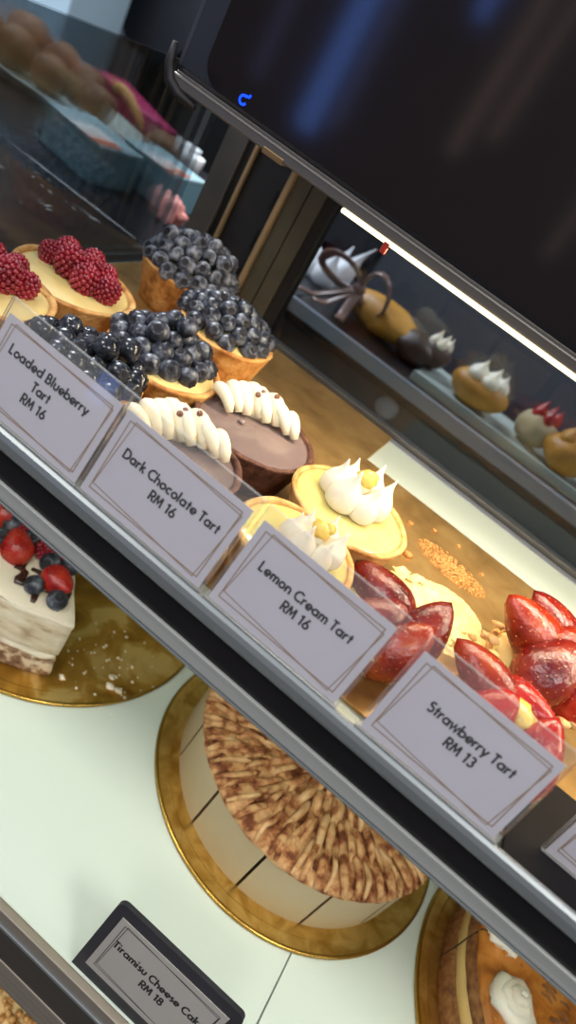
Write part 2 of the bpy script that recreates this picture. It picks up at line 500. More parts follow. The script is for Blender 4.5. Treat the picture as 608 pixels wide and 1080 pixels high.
# rounded rail at the front of the upper shelf, on which the price signs stand
bm = bmesh.new()
prof = [(27.75, -25.05), (27.1, -25.05), (26.95, -24.75), (26.95, -24.3), (27.05, -24.0), (27.25, -23.85), (27.45, -23.9), (27.6, -24.1), (27.75, -24.3)]
ra = [bm.verts.new(((XL - 5) * S, (y - 45) * S, (z - FL) * S)) for y, z in prof]
rb = [bm.verts.new(((XR - 5) * S, (y - 45) * S, (z - FL) * S)) for y, z in prof]
for i in range(len(prof)):
    j = (i + 1) % len(prof)
    bm.faces.new((ra[i], ra[j], rb[j], rb[i]))
bm.faces.new(ra)
bm.faces.new(rb[::-1])
to_obj('shelf_rail', bm, M['chrome'], case, smooth=False, bevel=0.05)
part('black_fascia', (XL, XR, 27.35, 27.9, -28.06, -25.0), M['black'])
part('aluminium_lip', (XL, XR, 27.15, 27.95, -27.98, -26.98), M['alu'], 0.05)
part('lip_edge', (XL, XR, 27.1, 27.5, -28.2, -28.06), M['chrome'], 0.03)
part('lamp_strip', (XL + 2, XR - 2, 28.2, 29.0, -27.2, -27.0), M['led_cool'])
part('shelf_underside', (XL, XR, 27.9, 64.3, -27.0, -26.4), M['shelf_white'])
part('end_cap', (-41.0, XE - 0.05, 27.9, 66, -27.5, SH + 0.02), M['tray_black'])
part('shelf_back_rail', (XE, XR, 64.3, 65.3, SH - 1.2, SH + 0.05), M['grey_rail'], 0.08)
# lower shelf: two glass panels that meet at a seam
part('lower_shelf_panel', (XL, 14.35, 24.1, 66, LO - 0.8, LO), M['shelf_white'], 0.05)
part('lower_shelf_panel', (14.47, XR, 24.1, 66, LO - 0.8, LO), M['shelf_white'], 0.05)
part('shelf_bearer', (XL, XR, 24.4, 66, LO - 1.6, LO - 0.8), M['seal'])
part('lower_front_rail', (XL, XR, 23.45, 24.1, -55.0, -53.75), M['steel'], 0.1)
part('rail_bead', (XL, XR, 23.3, 23.6, -55.35, -55.0), M['chrome'], 0.05)
part('lower_fascia', (XL, XR, 23.5, 24.1, -59.0, -55.3), M['brown_steel'])
part('lower_lip', (XL, XR, 23.4, 24.0, -62.0, -59.0), M['steel'], 0.08)
part('bottom_shelf', (XL, XR, 20.5, 66, -82.8, -82), M['shelf_white'])
part('base_cabinet', (XL, XR, 20.5, 66, FL, -82.8), M['black'])
part('lower_back_panel', (XL, XR, 66, 66.6, -82, -26.2), M['shelf_white'])
part('end_pane', (XE - 0.6, XE, 27.7, 64.3, SH, -7.4), M['glass'])
part('lower_end_panel', (XL - 0.6, XL, 24.3, 66, -82, -27.5), M['shelf_white'])
part('right_end_panel', (XR, XR + 1, 24.3, 66, -82, -7.6), M['black'])
# back uprights and sliding door
part('grey_post', (-35.6, -33.2, 64.6, 68, SH, 14), M['post_grey'], 0.1)
part('black_gap_panel', (-33.2, -32.0, 65.0, 67, SH, 14), M['rubber'])
part('upright_edge', (-32.3, -32.0, 64.5, 66, SH, 14), M['tan_edge'])
sp = part('slotted_panel', (-32.0, -27.9, 65.2, 67, SH, 14), M['dark_slot'])
for k in range(6):
    part('slot', (-28.75, -28.5, 65.1, 65.4, -22.8 + 4 * k, -20.9 + 4 * k), M['rubber'], parent=sp)
for o in sp.children:
    pass
part('tan_edge', (-27.9, -27.45, 64.4, 66, SH, 14), M['tan_edge'])
part('olive_upright', (-27.45, -25.75, 64.9, 67, SH, 14), M['olive'])
part('olive_upright', (-25.6, -24.0, 64.9, 67, SH, 14), M['olive'])
part('door_seal', (-24.0, -22.9, 65.1, 67, SH, 14), M['rubber'])
part('sliding_pane', (-22.9, XR, 65.9, 66.4, SH + 0.1, -7), M['glass'])
part('door_track', (-22.9, XR, 65.5, 66.6, SH, SH + 0.5), M['post_grey'], 0.05)

# canopy over the upper shelf
can = part('canopy', (-30.4, XR, 45.4, 64.2, -6.7, 20), M['panel_frame'], 0.5)


def cpart(name, b, m, bevel=0.0):
    return part(name, b, m, bevel, parent=can)


bm = bmesh.new()
pl, pz0, pz1, px1 = -28.2, -6.25, 19.3, XR - 0.4
rc = 1.6
poly = [(px1, pz0), (px1, pz1), (pl, pz1)] + [(pl + rc - rc * math.cos(a), pz0 + rc - rc * math.sin(a)) for a in [PI / 2 * i / 8 for i in range(9)]]
fr = [bm.verts.new(((x - 5) * S, (45.28 - 45) * S, (z - FL) * S)) for x, z in poly]
bk = [bm.verts.new(((x - 5) * S, (45.45 - 45) * S, (z - FL) * S)) for x, z in poly]
bm.faces.new(fr)
for i in range(len(fr)):
    j = (i + 1) % len(fr)
    bm.faces.new((fr[i], fr[j], bk[j], bk[i]))
to_obj('front_panel', bm, M['panel'], can, smooth=False)
cpart('bottom_lip', (-30.2, XR, 45.0, 46.0, -7.45, -6.7), M['lip'], 0.12)
cpart('lip_seam', (-29.9, XR, 45.2, 45.5, -6.7, -6.55), M['lip'], 0.02)
cpart('lamp_tube', (-15.4, XR - 1, 44.95, 45.5, -7.75, -7.45), M['led'], 0.08)
cpart('lip_bracket', (-22.0, -20.3, 44.9, 45.7, -7.6, -7.2), M['bronze'], 0.06)
cpart('cable_clip', (-11.9, -11.5, 44.8, 45.1, -8.3, -7.6), M['red'], 0.05)
bm = bmesh.new()
tube(bm, [(-30.6 - 5, 0.0, -5.2 - FL), (-30.5 - 5, 0, -6.4 - FL), (-30.0 - 5, 0, -7.3 - FL), (-29.0 - 5, 0, -7.75 - FL), (-27.6 - 5, 0, -7.85 - FL)], [.2, .32, .4, .36, .2], 10)
to_obj('corner_bumper', bm, M['rubber'], can)
bm = bmesh.new()
for st in (arc(0, 0, .42, .42, 60, 300, 14), [(.05, .44), (.5, .5), (.62, .78)], [(.2, -.42), (.42, -.16)]):
    ribbon2d(bm, st, .26, lambda p: bm.verts.new(((-24.75 - 5 + p.x * .62) * S, (45.22 - 45) * S, (-5.75 - FL + p.y * .62) * S)))
to_obj('temperature_digit', bm, M['digit'], can, smooth=False)

# ------------------------------------------------------------------ gold boards
bt = 0.22
bA = boxobj('gold_board', (-36.6, -6.2, 30.2, 64.9, SH, SH + bt), M['gold_worn'])
tag(bA, 'rectangular gold cake board under the berry and chocolate tarts', 'cake board', 'gold boards on the upper shelf')
bB = boxobj('gold_board', (-6.15, 44, 30.2, 57.2, SH, SH + bt), M['gold_worn'])
tag(bB, 'rectangular gold cake board with crumbs, under the strawberry tarts', 'cake board', 'gold boards on the upper shelf')
T0 = SH + bt       # tart base height


def round_board(name, x, y, r, m, label, z=LO):
    t = empty(name, W(x, y, z), label, 'cake board', 'round gold boards under the cakes')
    bm = bmesh.new()
    rings = lathe(bm, [(r - .15, 0), (r, .12), (r, .3), (r - .15, .4), (r - 1.1, .4), (r - 1.25, .34), (r - 6, .34)], 96)
    cap(bm, rings[0][::-1])
    cap(bm, rings[-1])
    to_obj('disc', bm, m, t, smooth=False)
    bm = bmesh.new()
    lathe(bm, [(r + .06, .1), (r + .06, .34), (r - .2, .44), (r - .22, .36)], 96, closed=True)
    to_obj('rim', bm, M['gold_rim'], t)
    return t


round_board('round_gold_board', 8.1, 49.9, 15.2, M['gold'], 'round gold board under the cocoa-dusted ruffled cake')
round_board('round_gold_board', -24.9, 50.3, 16.5, M['gold_crinkle'], 'smeared round gold board under the fruit-topped cream cake')
round_board('round_gold_board', 42.7, 47.4, 18.7, M['gold'], 'round gold board under the layered caramel cake')


# ------------------------------------------------------------------ tarts
def lumps(seed, amp_r, amp_z):
    def f(a, k, r, z):
        p = Vector((math.cos(a) * 2.2 + seed, math.sin(a) * 2.2, z * .35))
        return amp_r * noise.noise(p) , amp_z * noise.noise(p + Vector((9, 3, 1)))
    return f


def shell(t, r, h, m, base=.76, thick=.5, seed=0.0, dip=.5):
    rb = r * base
    bm = bmesh.new()
    prof = [(rb - .25, 0), (rb, .12), (rb + (r - rb) * .3, h * .32), (rb + (r - rb) * .66, h * .66), (r - .06, h - .18), (r, h - .06), (r - .1, h + .04),
            (r - thick + .1, h + .03), (r - thick, h - .06), (r - thick - .08, h - dip - .35)]
    rings = lathe(bm, prof, 64, lumps(seed, .12, .09))
    cap(bm, rings[0][::-1])
    return to_obj('crust', bm, m, t)


def filling(t, r, z, m, dome=.12, name='filling', seed=0.0):
    bm = bmesh.new()
    rings = lathe(bm, [(r, z - .25), (r, z), (r * .93, z + dome * .4), (r * .7, z + dome * .8), (r * .35, z + dome), (.02, z + dome)], 56, lumps(seed + 5, .05, .05))
    cap(bm, rings[-1])
    return to_obj(name, bm, m, t)


def make_blueberry_mesh(m):
    bm = bmesh.new()
    nu, nv = 22, 16
    rows = []
    for j in range(nv + 1):
        th = PI * j / nv
        row = []
        for i in range(nu):
            a = 2 * PI * i / nu
            star = .5 + .5 * math.cos(5 * a)
            d = 1.0
            if th < .22:
                d = .74
            elif th < .36:
                d = .82 - .03 * star
            elif th < .50:
                d = 1.02 + .10 * star
            elif th < .62:
                d = 1.0 + .02 * star
            x, y, z = math.sin(th) * math.cos(a) * d, math.sin(th) * math.sin(a) * d, math.cos(th) * d * .88
            row.append(bm.verts.new((x * S, y * S, z * S)))
            if j in (0, nv):
                break
        rows.append(row)
    for j in range(nv):
        a, b = rows[j], rows[j + 1]
        for i in range(nu):
            k = (i + 1) % nu
            if len(a) == 1:
                bm.faces.new((a[0], b[i], b[k]))
            elif len(b) == 1:
                bm.faces.new((a[i], b[0], a[k]))
            else:
                bm.faces.new((a[i], b[i], b[k], a[k]))
    bmesh.ops.recalc_face_normals(bm, faces=bm.faces[:])
    for f in bm.faces:
        c = f.calc_center_median() / S
        if c.z > .5 and math.hypot(c.x, c.y) < .30:
            f.material_index = 1
    me = bpy.data.meshes.new('blueberry')
    bm.to_mesh(me)
    bm.free()
    me.materials.append(m)
    me.materials.append(M['berry_crown'])
    for p in me.polygons:
        p.use_smooth = True
    return me


BB = {'pale': make_blueberry_mesh(M['blueberry_pale']), 'bloom': make_blueberry_mesh(M['blueberry']), 'glaze': make_blueberry_mesh(M['blueberry_dark'])}


def add_berry(t, p, r, kind='bloom', up=None):
    o = bpy.data.objects.new('blueberry', BB[kind])
    COL.objects.link(o)
    o.parent = t
    o.location = Vector(p) * S
    d = Vector(up) if up else Vector((random.gauss(0, .7), random.gauss(0, .7) - .25, random.gauss(.7, .5)))
    q = d.normalized().to_track_quat('Z', 'Y')
    o.rotation_euler = (q.to_matrix() @ rotz(random.random() * 6.28)).to_euler()
    s = r * random.uniform(.92, 1.06)
    o.scale = (s, s, s)
    return o


def relax(pts, rad, base_fn, rmax, it=160):
    """push berries apart so that they rest against each other in a heap"""
    for k in range(it):
        for i in range(len(pts)):
            for j in range(i):
                d = pts[i] - pts[j]
                l = d.length
                m = rad * 1.80
                if l < m:
                    if l < 1e-4:
                        d = Vector((random.random() - .5, random.random() - .5, .1))
                        l = d.length
                    c = d * ((m - l) / l * .5)
                    pts[i] += c
                    pts[j] -= c
        for p in pts:
            p.z -= .012
            h = math.hypot(p.x, p.y)
            if h > rmax:
                p.x *= rmax / h
                p.y *= rmax / h
            p.z = max(p.z, base_fn(h))
    return pts


def blueberry_tart(x, y, r, label, kind='bloom', n=36, off=(0, 0), h=3.7, seed=1.0, rpile=None, br=.70, m='crust', rise=.9):
    t = empty('blueberry_tart', W(x, y, T0), label, 'tart', 'blueberry tarts')
    shell(t, r, h, M[m], seed=seed, base=.78)
    filling(t, r - .45, h - .25, M['custard'], .35, seed=seed)
    rp = rpile or (r - .55)
    base = lambda hh: h + .3 + rise * max(0.0, 1 - (hh / rp) ** 2)
    pts = []
    for i in range(n):
        q = math.sqrt((i + .5) / n)
        a = i * 2.39996
        pts.append(Vector((rp * q * math.cos(a), rp * q * math.sin(a), h + .5 + 2.0 * (1 - q) + random.random() * .3)))
    relax(pts, br, base, rp)
    for p in pts:
        hh = math.hypot(p.x, p.y)
        u = (p.x * .5 + random.gauss(0, .9), p.y * .5 - .5 + random.gauss(0, .9), 1.3 - hh * .1 + random.gauss(0, .7))
        add_berry(t, (p.x + off[0], p.y + off[1], p.z), br, kind, u)
    return t


blueberry_tart(-29.3, 57.6, 4.6, 'blueberry tart farthest back, tall grey-bloomed heap beside the metal upright', 'pale', n=46, br=.80, seed=1.3, rise=2.6)
blueberry_tart(-21.2, 52.0, 4.2, 'blueberry tart between the far tall one and the dark chocolate tart', n=36, off=(-.5, .35), seed=2.7, rpile=3.8, br=.77, rise=1.6)
blueberry_tart(-20.0, 41.3, 4.3, 'blueberry tart with bare custard along its front rim, behind the front row', n=30, off=(-.75, .45), seed=4.1, rpile=3.4, br=.78, rise=1.2)
blueberry_tart(-21.2, 34.0, 3.9, 'glossy dark blueberry tart right behind the blueberry price sign', 'glaze', n=28, seed=6.2, br=.80, rise=.6, m='crust_pale')


def make_raspberry_mesh():
    bm = bmesh.new()
    n = 96
    for i in range(n):
        f = (i + .5) / n
        ph = math.acos(1 - 1.86 * f)
        a = i * 2.39996
        rr = math.sin(ph) * (1.0 if ph < 1.6 else 1.02)
        z = math.cos(ph) * 1.25
        blob(bm, (rr * math.cos(a), rr * math.sin(a), z), (.205, .205, .205), 2)
    blob(bm, (0, 0, 0), (.98, .98, 1.2), 2)
    me = bpy.data.meshes.new('raspberry')
    bm.to_mesh(me)
    bm.free()
    me.materials.append(M['raspberry'])
    for p in me.polygons:
        p.use_smooth = True
    return me


RB = make_raspberry_mesh()


def add_rasp(t, p, r, up, rot=0.0, name='raspberry'):
    o = bpy.data.objects.new(name, RB)
    COL.objects.link(o)
    o.parent = t
    o.location = Vector(p) * S
    q = Vector(up).normalized().to_track_quat('Z', 'Y')
    o.rotation_euler = (q.to_matrix() @ rotz(rot)).to_euler()
    o.scale = (r, r, r)
    return o


def raspberry_tart(x, y, r, label, spots, seed):
    t = empty('raspberry_tart', W(x, y, T0), label, 'tart', 'raspberry tarts')
    shell(t, r, 3.6, M['crust_pale'], seed=seed, thick=.45, dip=.3)
    filling(t, r - .42, 3.3, M['custard'], .4, seed=seed)
    for i, (px, py, pz, s, ux, uy, uz) in enumerate(spots):
        add_rasp(t, (px, py, 3.6 + pz), s, (ux, uy, uz), i * 1.3)
    return t


raspberry_tart(-29.6, 42.4, 4.6, 'raspberry tart with a full heap of berries, behind the front row', [
    (-1.9, .7, .9, .92, -.2, -.1, 1), (-.35, 1.6, 1.0, .86, 0, .2, 1), (-.5, -.55, 1.05, 1.02, .1, -.35, 1), (1.25, 1.3, .8, .85, .1, .1, 1),
    (1.25, -.75, .8, .95, .15, -.3, 1), (2.6, .15, .75, .86, .35, -.05, 1), (.45, .45, 1.2, .8, .1, 0, 1), (-2.5, -.3, .5, .75, -.4, -.2, .9)], 3.3)
raspberry_tart(-29.9, 34.6, 4.3, 'raspberry tart at the front, half hidden behind the blueberry price sign', [
    (-1.2, .8, .9, .95, -.1, .1, 1), (.7, .3, 1.0, .98, .2, -.1, 1), (.2, -1.3, .8, .9, .1, -.3, 1), (-1.6, -.9, .6, .85, -.4, -.2, .9), (1.4, 1.4, .6, .8, .4, .2, .9), (-.3, 2.1, .7, .8, 0, .3, 1)], 7.1)


def cream_ruffle(t, r, h, a, n=8, length=5.3, wid=1.2, hi=1.1):
    """piped ruffle: a row of leaning folds across one side of the tart"""
    bm = bmesh.new()
    ca, sa = math.cos(a), math.sin(a)
    for i in range(n):
        f = i / (n - 1)
        s0 = (f - .5) * length
        k = .72 + .33 * math.sin(PI * (.12 + .8 * f))
        off = r * .50 + .25 * (-1) ** i * .35 - 1.1 * (2 * f - 1) ** 2
        pts, rad = [], []
        for q in range(9):
            g = -1 + 2 * q / 8
            u = off - g * wid * k
            zz = h + .15 + hi * k * (1 - abs(g) ** 2.4)
            ss = s0 + .5 * math.cos(g * PI * .5) * (1 if i % 2 else .5) - .45 * g + .12 * math.sin(i * 2.3 + g * 2)
            pts.append((u * ca - ss * sa, u * sa + ss * ca, zz))
            rad.append((.42 + .17 * math.cos(g * PI * .5)) * (1.0 if 0 < q < 8 else .75) * k)
        tube(bm, pts, rad, 10)
    blob(bm, ((r * .5 - .3) * ca, (r * .5 - .3) * sa, h + .25), (wid * .72, length * .46, hi * .72), 3, .05, 0, rotz(a))
    return to_obj('cream_ruffle', bm, M['cream'], t)


def chocolate_tart(x, y, label, r=4.7, a=2.2, seed=0):
    t = empty('chocolate_tart', W(x, y, T0), label, 'tart', 'dark chocolate tarts')
    h = 3.3
    shell(t, r, h, M['crust_choc'], seed=seed, thick=.42, base=.8, dip=.2)
    filling(t, r - .4, h - .2, M['ganache'], .08, 'ganache', seed)
    cream_ruffle(t, r, h, a)
    for da, rr, dz in ((.12, .42, 1.72), (.36, .36, 1.6), (-.38, .48, 1.78)):
        bm = bmesh.new()
        blob(bm, (0, 0, 0), (.22, .22, .22), 2)
        to_obj('chocolate_pearl', bm, M['pearl'], t, loc=Vector((r * rr * math.cos(a + da), r * rr * math.sin(a + da), h + dz)) * S)
    bm = bmesh.new()
    blob(bm, (0, 0, 0), (.26, .26, .2), 2)
    to_obj('chocolate_pearl', bm, M['ganache'], t, loc=Vector((-.9, -.7, h + .02)) * S)
    return t


chocolate_tart(-12.2, 42.4, 'dark chocolate tart in full view beside the lemon cream tart', a=2.15, seed=1.0)
chocolate_tart(-13.1, 33.9, 'dark chocolate tart half hidden behind its own price sign', r=4.2, a=2.3, seed=2.0)


def kiss(bm, c, r, h, lean):
    """a piped teardrop with a pulled tip"""
    prof = [(.62, 0), (.95, .1), (1.0, .22), (.96, .34), (.82, .46), (.6, .57), (.38, .67), (.22, .77), (.11, .88), (.03, 1.0)]
    rings = []
    seg = 20
    for k, (pr, pz) in enumerate(prof):
        lx, ly = lean[0] * pz ** 2, lean[1] * pz ** 2
        rings.append([bm.verts.new(Vector((c[0] + lx + r * pr * math.cos(2 * PI * i / seg), c[1] + ly + r * pr * math.sin(2 * PI * i / seg), c[2] + h * pz)) * S) for i in range(seg)])
    for a, b in zip(rings, rings[1:]):
        for i in range(seg):
            bm.faces.new((a[i], a[(i + 1) % seg], b[(i + 1) % seg], b[i]))
    bm.faces.new(rings[-1])
    bm.faces.new(rings[0][::-1])


def lemon_tart(x, y, label, r, off, seed, ks=1.0):
    t = empty('lemon_tart', W(x, y, T0), label, 'tart', 'lemon cream tarts')
    h = 3.6
    shell(t, r, h, M['crust_pale'], seed=seed, thick=.4, dip=.2)
    filling(t, r - .36, h - .16, M['lemon'], .1, 'lemon_curd', seed)
    for i in range(6):
        a = i * PI / 3 + .25
        bm = bmesh.new()
        kiss(bm, (0, 0, -.1), ks * (1.12 + .1 * math.sin(i * 2.1)), ks * (2.9 + .35 * math.sin(i * 1.7 + 1)), (.28 * math.cos(a + .6), .28 * math.sin(a + .6)))
        to_obj('cream_kiss', bm, M['cream_white'], t, loc=Vector((off[0] + 1.5 * ks * math.cos(a), off[1] + 1.5 * ks * math.sin(a), h - .02)) * S)
    bm = bmesh.new()
    blob(bm, (0, 0, 0), (.72 * ks, .58 * ks, .6 * ks), 2, .5)
    blob(bm, (.3, .2, .25), (.4, .35, .3), 2, .5)
    to_obj('candied_lemon', bm, M['zest'], t, loc=Vector((off[0], off[1], h + 2.1 * ks)) * S)
    return t


lemon_tart(-3.4, 41.2, 'lemon cream tart in full view, cream kisses around candied lemon', 4.45, (-.35, .65), 2.2)
lemon_tart(-4.1, 33.7, 'lemon cream tart half hidden behind the lemon price sign', 3.9, (.7, .1), 5.2, .8)


def strawberry_half(name, m, L=4.8, r=1.52, half=True):
    """tip at +z, cut face towards -y"""
    bm = bmesh.new()
    nz, na = 14, 22
    rows = []
    for j in range(nz + 1):
        f = j / nz
        rad = r * (math.sin(min(1.0, f * 2.2 + .16) * PI / 2) ** .8) * (1 - max(0, (f - .35) / .65) ** 1.9) ** .74 if f < 1 else 0.0
        row = []
        for i in range(na):
            a = 2 * PI * i / na
            x, y = rad * math.cos(a), rad * math.sin(a) * .92
            if half:
                y = max(y, -.18 * r)
            row.append(bm.verts.new((x * S, y * S, (f - .5) * L * S)))
        rows.append(row)
    for a, b in zip(rows, rows[1:]):
        for i in range(na):
            k = (i + 1) % na
            bm.faces.new((a[i], a[k], b[k], b[i]))
    bm.faces.new(rows[0][::-1])
    bmesh.ops.remove_doubles(bm, verts=bm.verts[:], dist=1e-6)
    for f in bm.faces:
        c = f.calc_center_median() / S
        if half and c.y < -.15 * r:
            f.material_index = 2
    k = 0
    for j in range(2, 13):
        f = j / 14
        rad = r * (math.sin(min(1.0, f * 2.2 + .16) * PI / 2) ** .8) * (1 - max(0, (f - .35) / .65) ** 1.9) ** .74
        n = max(5, int(rad * 8))
        for i in range(n):
            a = 2 * PI * (i + .5 * (j % 2)) / n
            x, y = rad * math.cos(a), rad * math.sin(a) * .92
            if half and y < 0:
                continue
            blob(bm, (x * .985, y * .985, (f - .5) * L), (.035, .035, .06), 1, 0, 1)
    me = bpy.data.meshes.new(name)
    bmesh.ops.recalc_face_normals(bm, faces=bm.faces[:])
    bm.to_mesh(me)
    bm.free()
    for mm in (m, M['seed'], M['straw_cut']):
        me.materials.append(mm)
    for p in me.polygons:
        p.use_smooth = True
    return me


SH_ = {'amber': strawberry_half('strawberry_half', M['strawberry']), 'red': strawberry_half('strawberry_half', M['strawberry_red']), 'deep': strawberry_half('strawberry_half', M['strawberry_deep'])}


def add_straw(t, kind, p, axis, out, s=1.0, sc=None):
    """axis: direction of the tip, out: direction the rounded side faces"""
    o = bpy.data.objects.new('strawberry_half', SH_[kind])
    COL.objects.link(o)
    o.parent = t
    z = Vector(axis).normalized()
    y = Vector(out)
    y = (y - z * y.dot(z)).normalized()
    x = y.cross(z)
    mt = Matrix((x, y, z)).transposed().to_4x4()
    o.matrix_local = Matrix.Translation(Vector(p) * S) @ mt @ Matrix.Diagonal((s, s, s, 1)) @ (Matrix.Diagonal(sc + (1,)) if sc else Matrix.Identity(4))
    return o


def strawberry_tart(x, y, r, label, pieces, seed, crumbs=()):
    t = empty('strawberry_tart', W(x, y, T0), label, 'tart', 'strawberry tarts')
    h = 2.0
    shell(t, r, h, M['crust_pale'], seed=seed, thick=.5, base=.8)
    filling(t, r - .4, h - .1, M['custard'], .5, seed=seed)
    for p in pieces:
        add_straw(t, *p)
    for cx, cy, cz, s in crumbs:
        bm = bmesh.new()
        blob(bm, (0, 0, 0), (s * 1.2, s * .8, s * .8), 2, .6)
        to_obj('crumble', bm, M['crumble'], t, loc=Vector((cx, cy, cz)) * S)
    return t


strawberry_tart(12.8, 42.3, 3.9, 'big strawberry tart in full view, on the crumb-strewn gold board', [
    ('deep', (-.9, 2.3, 4.3), (-.8, .1, .35), (-.1, .1, 1), 1.15),
    ('amber', (-2.2, .1, 4.1), (-.75, -.1, .35), (-.3, -.5, .85), 1.25),
    ('deep', (-.2, -1.9, 3.9), (.35, .75, .6), (-.25, -.75, .75), 1.3),
    ('red', (1.9, 2.0, 4.5), (.55, -.1, .45), (0, -.1, 1), 1.2),
    ('red', (2.9, -.9, 4.0), (.35, .55, .75), (.2, -.8, .6), 1.25),
    ('amber', (.6, .3, 4.9), (.6, .3, .5), (-.1, -.5, .9), 1.1)],
    1.1, [(-3.7, -1.2, 2.6, .38), (-3.3, -2.2, 2.3, .34), (-4.1, -.3, 2.0, .32), (-4.2, -1.6, 1.3, .34), (-3.8, .8, 2.6, .34), (1.2, -3.9, 2.0, .36), (2.0, -3.6, 2.4, .4), (2.8, -3.0, 2.5, .36), (-3.1, -3.0, 1.4, .34), (-4.5, .3, .9, .3), (-4.9, -.8, .3, .3)])
strawberry_tart(2.9, 35.5, 3.6, 'strawberry tart with dark glazed halves, between lemon and strawberry price signs', [
    ('deep', (-1.3, 1.3, 2.5), (-.9, .35, .1), (-.1, -.2, 1), 1.15),
    ('deep', (1.9, .4, 2.8), (.1, .65, .8), (.25, -.7, .65), 1.08),
    ('deep', (-.9, -1.2, 2.1), (.45, .6, .6), (-.4, -.65, .65), 1.1),
    ('amber', (1.3, -1.9, 2.5), (.3, .45, .75), (.2, -.8, .5), 1.0)], 2.1)
strawberry_tart(10.8, 34.2, 3.7, 'strawberry tart with a pale glazed middle, behind the strawberry price sign', [
    ('amber', (-1.9, 1.3, 3.3), (-.85, .25, .2), (0, -.1, 1), 1.1),
    ('red', (.7, 1.6, 3.3), (.75, -.25, .25), (.1, .1, 1), 1.0),
    ('red', (2.3, -1.2, 2.9), (-.1, .5, .85), (.4, -.75, .5), 1.1),
    ('red', (-1.1, -1.5, 2.8), (.3, .5, .8), (-.4, -.7, .6), 1.1)], 4.4, [(2.7, 2.3, 2.4, .36), (3.2, 1.5, 2.4, .32), (2.2, 2.9, 2.2, .32)])
bm = bmesh.new()
blob(bm, (0, 0, 0), (1.0, .85, .75), 3, .5)
o = to_obj('glazed_fruit', bm, M['zest'], [x for x in bpy.data.objects if x.get('label', '').startswith('strawberry tart with a pale')][0], loc=Vector((.5, -.1, 3.8)) * S)

# crumbs and smears left on the gold board
bm = bmesh.new()
random.seed(21)
for i in range(800):
    a = random.random() * 2 * PI
    q = random.random() ** .6
    dx, dy = 3.4 * q * math.cos(a), 1.7 * q * math.sin(a)
    ca, sa = math.cos(-.12), math.sin(-.12)
    s = random.uniform(.05, .17) * (1.15 - .4 * q)
    blob(bm, (4.9 + dx * ca - dy * sa, 50.6 + dx * sa + dy * ca, T0 + s * .35 + Z0), (s, s, s * .55), 1, .4)
for px, py, s in ((1.6, 47.6, .4), (-.6, 48.6, .34), (-.2, 49.3, .22), (.3, 52.3, .22), (2.2, 54.0, .2), (4.6, 54.6, .18), (7.3, 53.0, .2), (-1.5, 46.2, .2)):
    blob(bm, (px, py, T0 + s * .4 + Z0), (s, s * .8, s * .7), 2, .5)
cr = to_obj('biscuit_crumbs', bm, M['crumb_orange'])
tag(cr, 'patch of orange biscuit crumbs on the gold board behind the lemon tart', 'crumbs', kind='stuff')
bm = bmesh.new()
nx, ny = 44, 22
grid = {}
for i in range(nx + 1):
    for j in range(ny + 1):
        u, v = i / nx, j / ny
        x = 1.2 + 8.6 * u
        y = 39.8 + 7.6 * v
        q = math.hypot((u - .5) * 2, (v - .5) * 2 + .15 * math.sin(u * 7))
        n = noise.noise(Vector((x * .9, y * .9, 0))) * .5 + noise.noise(Vector((x * 2.5, y * 2.5, 3))) * .3
        hh = max(-.1, (1 - q * (1 + .35 * n)) * 1.0)
        z = T0 + .03 + min(.5, hh) + (.14 * n if hh > 0 else 0)
        grid[i, j] = (x, y, z, hh)
vs = {k: bm.verts.new((p[0] * S, p[1] * S, (p[2] + Z0) * S)) for k, p in grid.items() if True}
for i in range(nx):
    for j in range(ny):
        q = [(i, j), (i + 1, j), (i + 1, j + 1), (i, j + 1)]
        if max(grid[k][3] for k in q) > -.02:
            bm.faces.new([vs[k] for k in q])
bmesh.ops.delete(bm, geom=[v for v in bm.verts if not v.link_faces], context='VERTS')
for i in range(46):
    a, q = random.random() * 6.28, random.random() ** .5
    s = random.uniform(.12, .32)
    blob(bm, (5.3 + 3.4 * q * math.cos(a), 42.8 + 2.6 * q * math.sin(a), T0 + .45 + Z0), (s, s, s * .8), 1, .5)
sm = to_obj('cream_smear', bm, M['cream_crumb'])
tag(sm, 'crumbly pale yellow cream smear between the two strawberry tarts', 'cream smear')

# ------------------------------------------------------------------ price signs
TILT = math.radians(15)


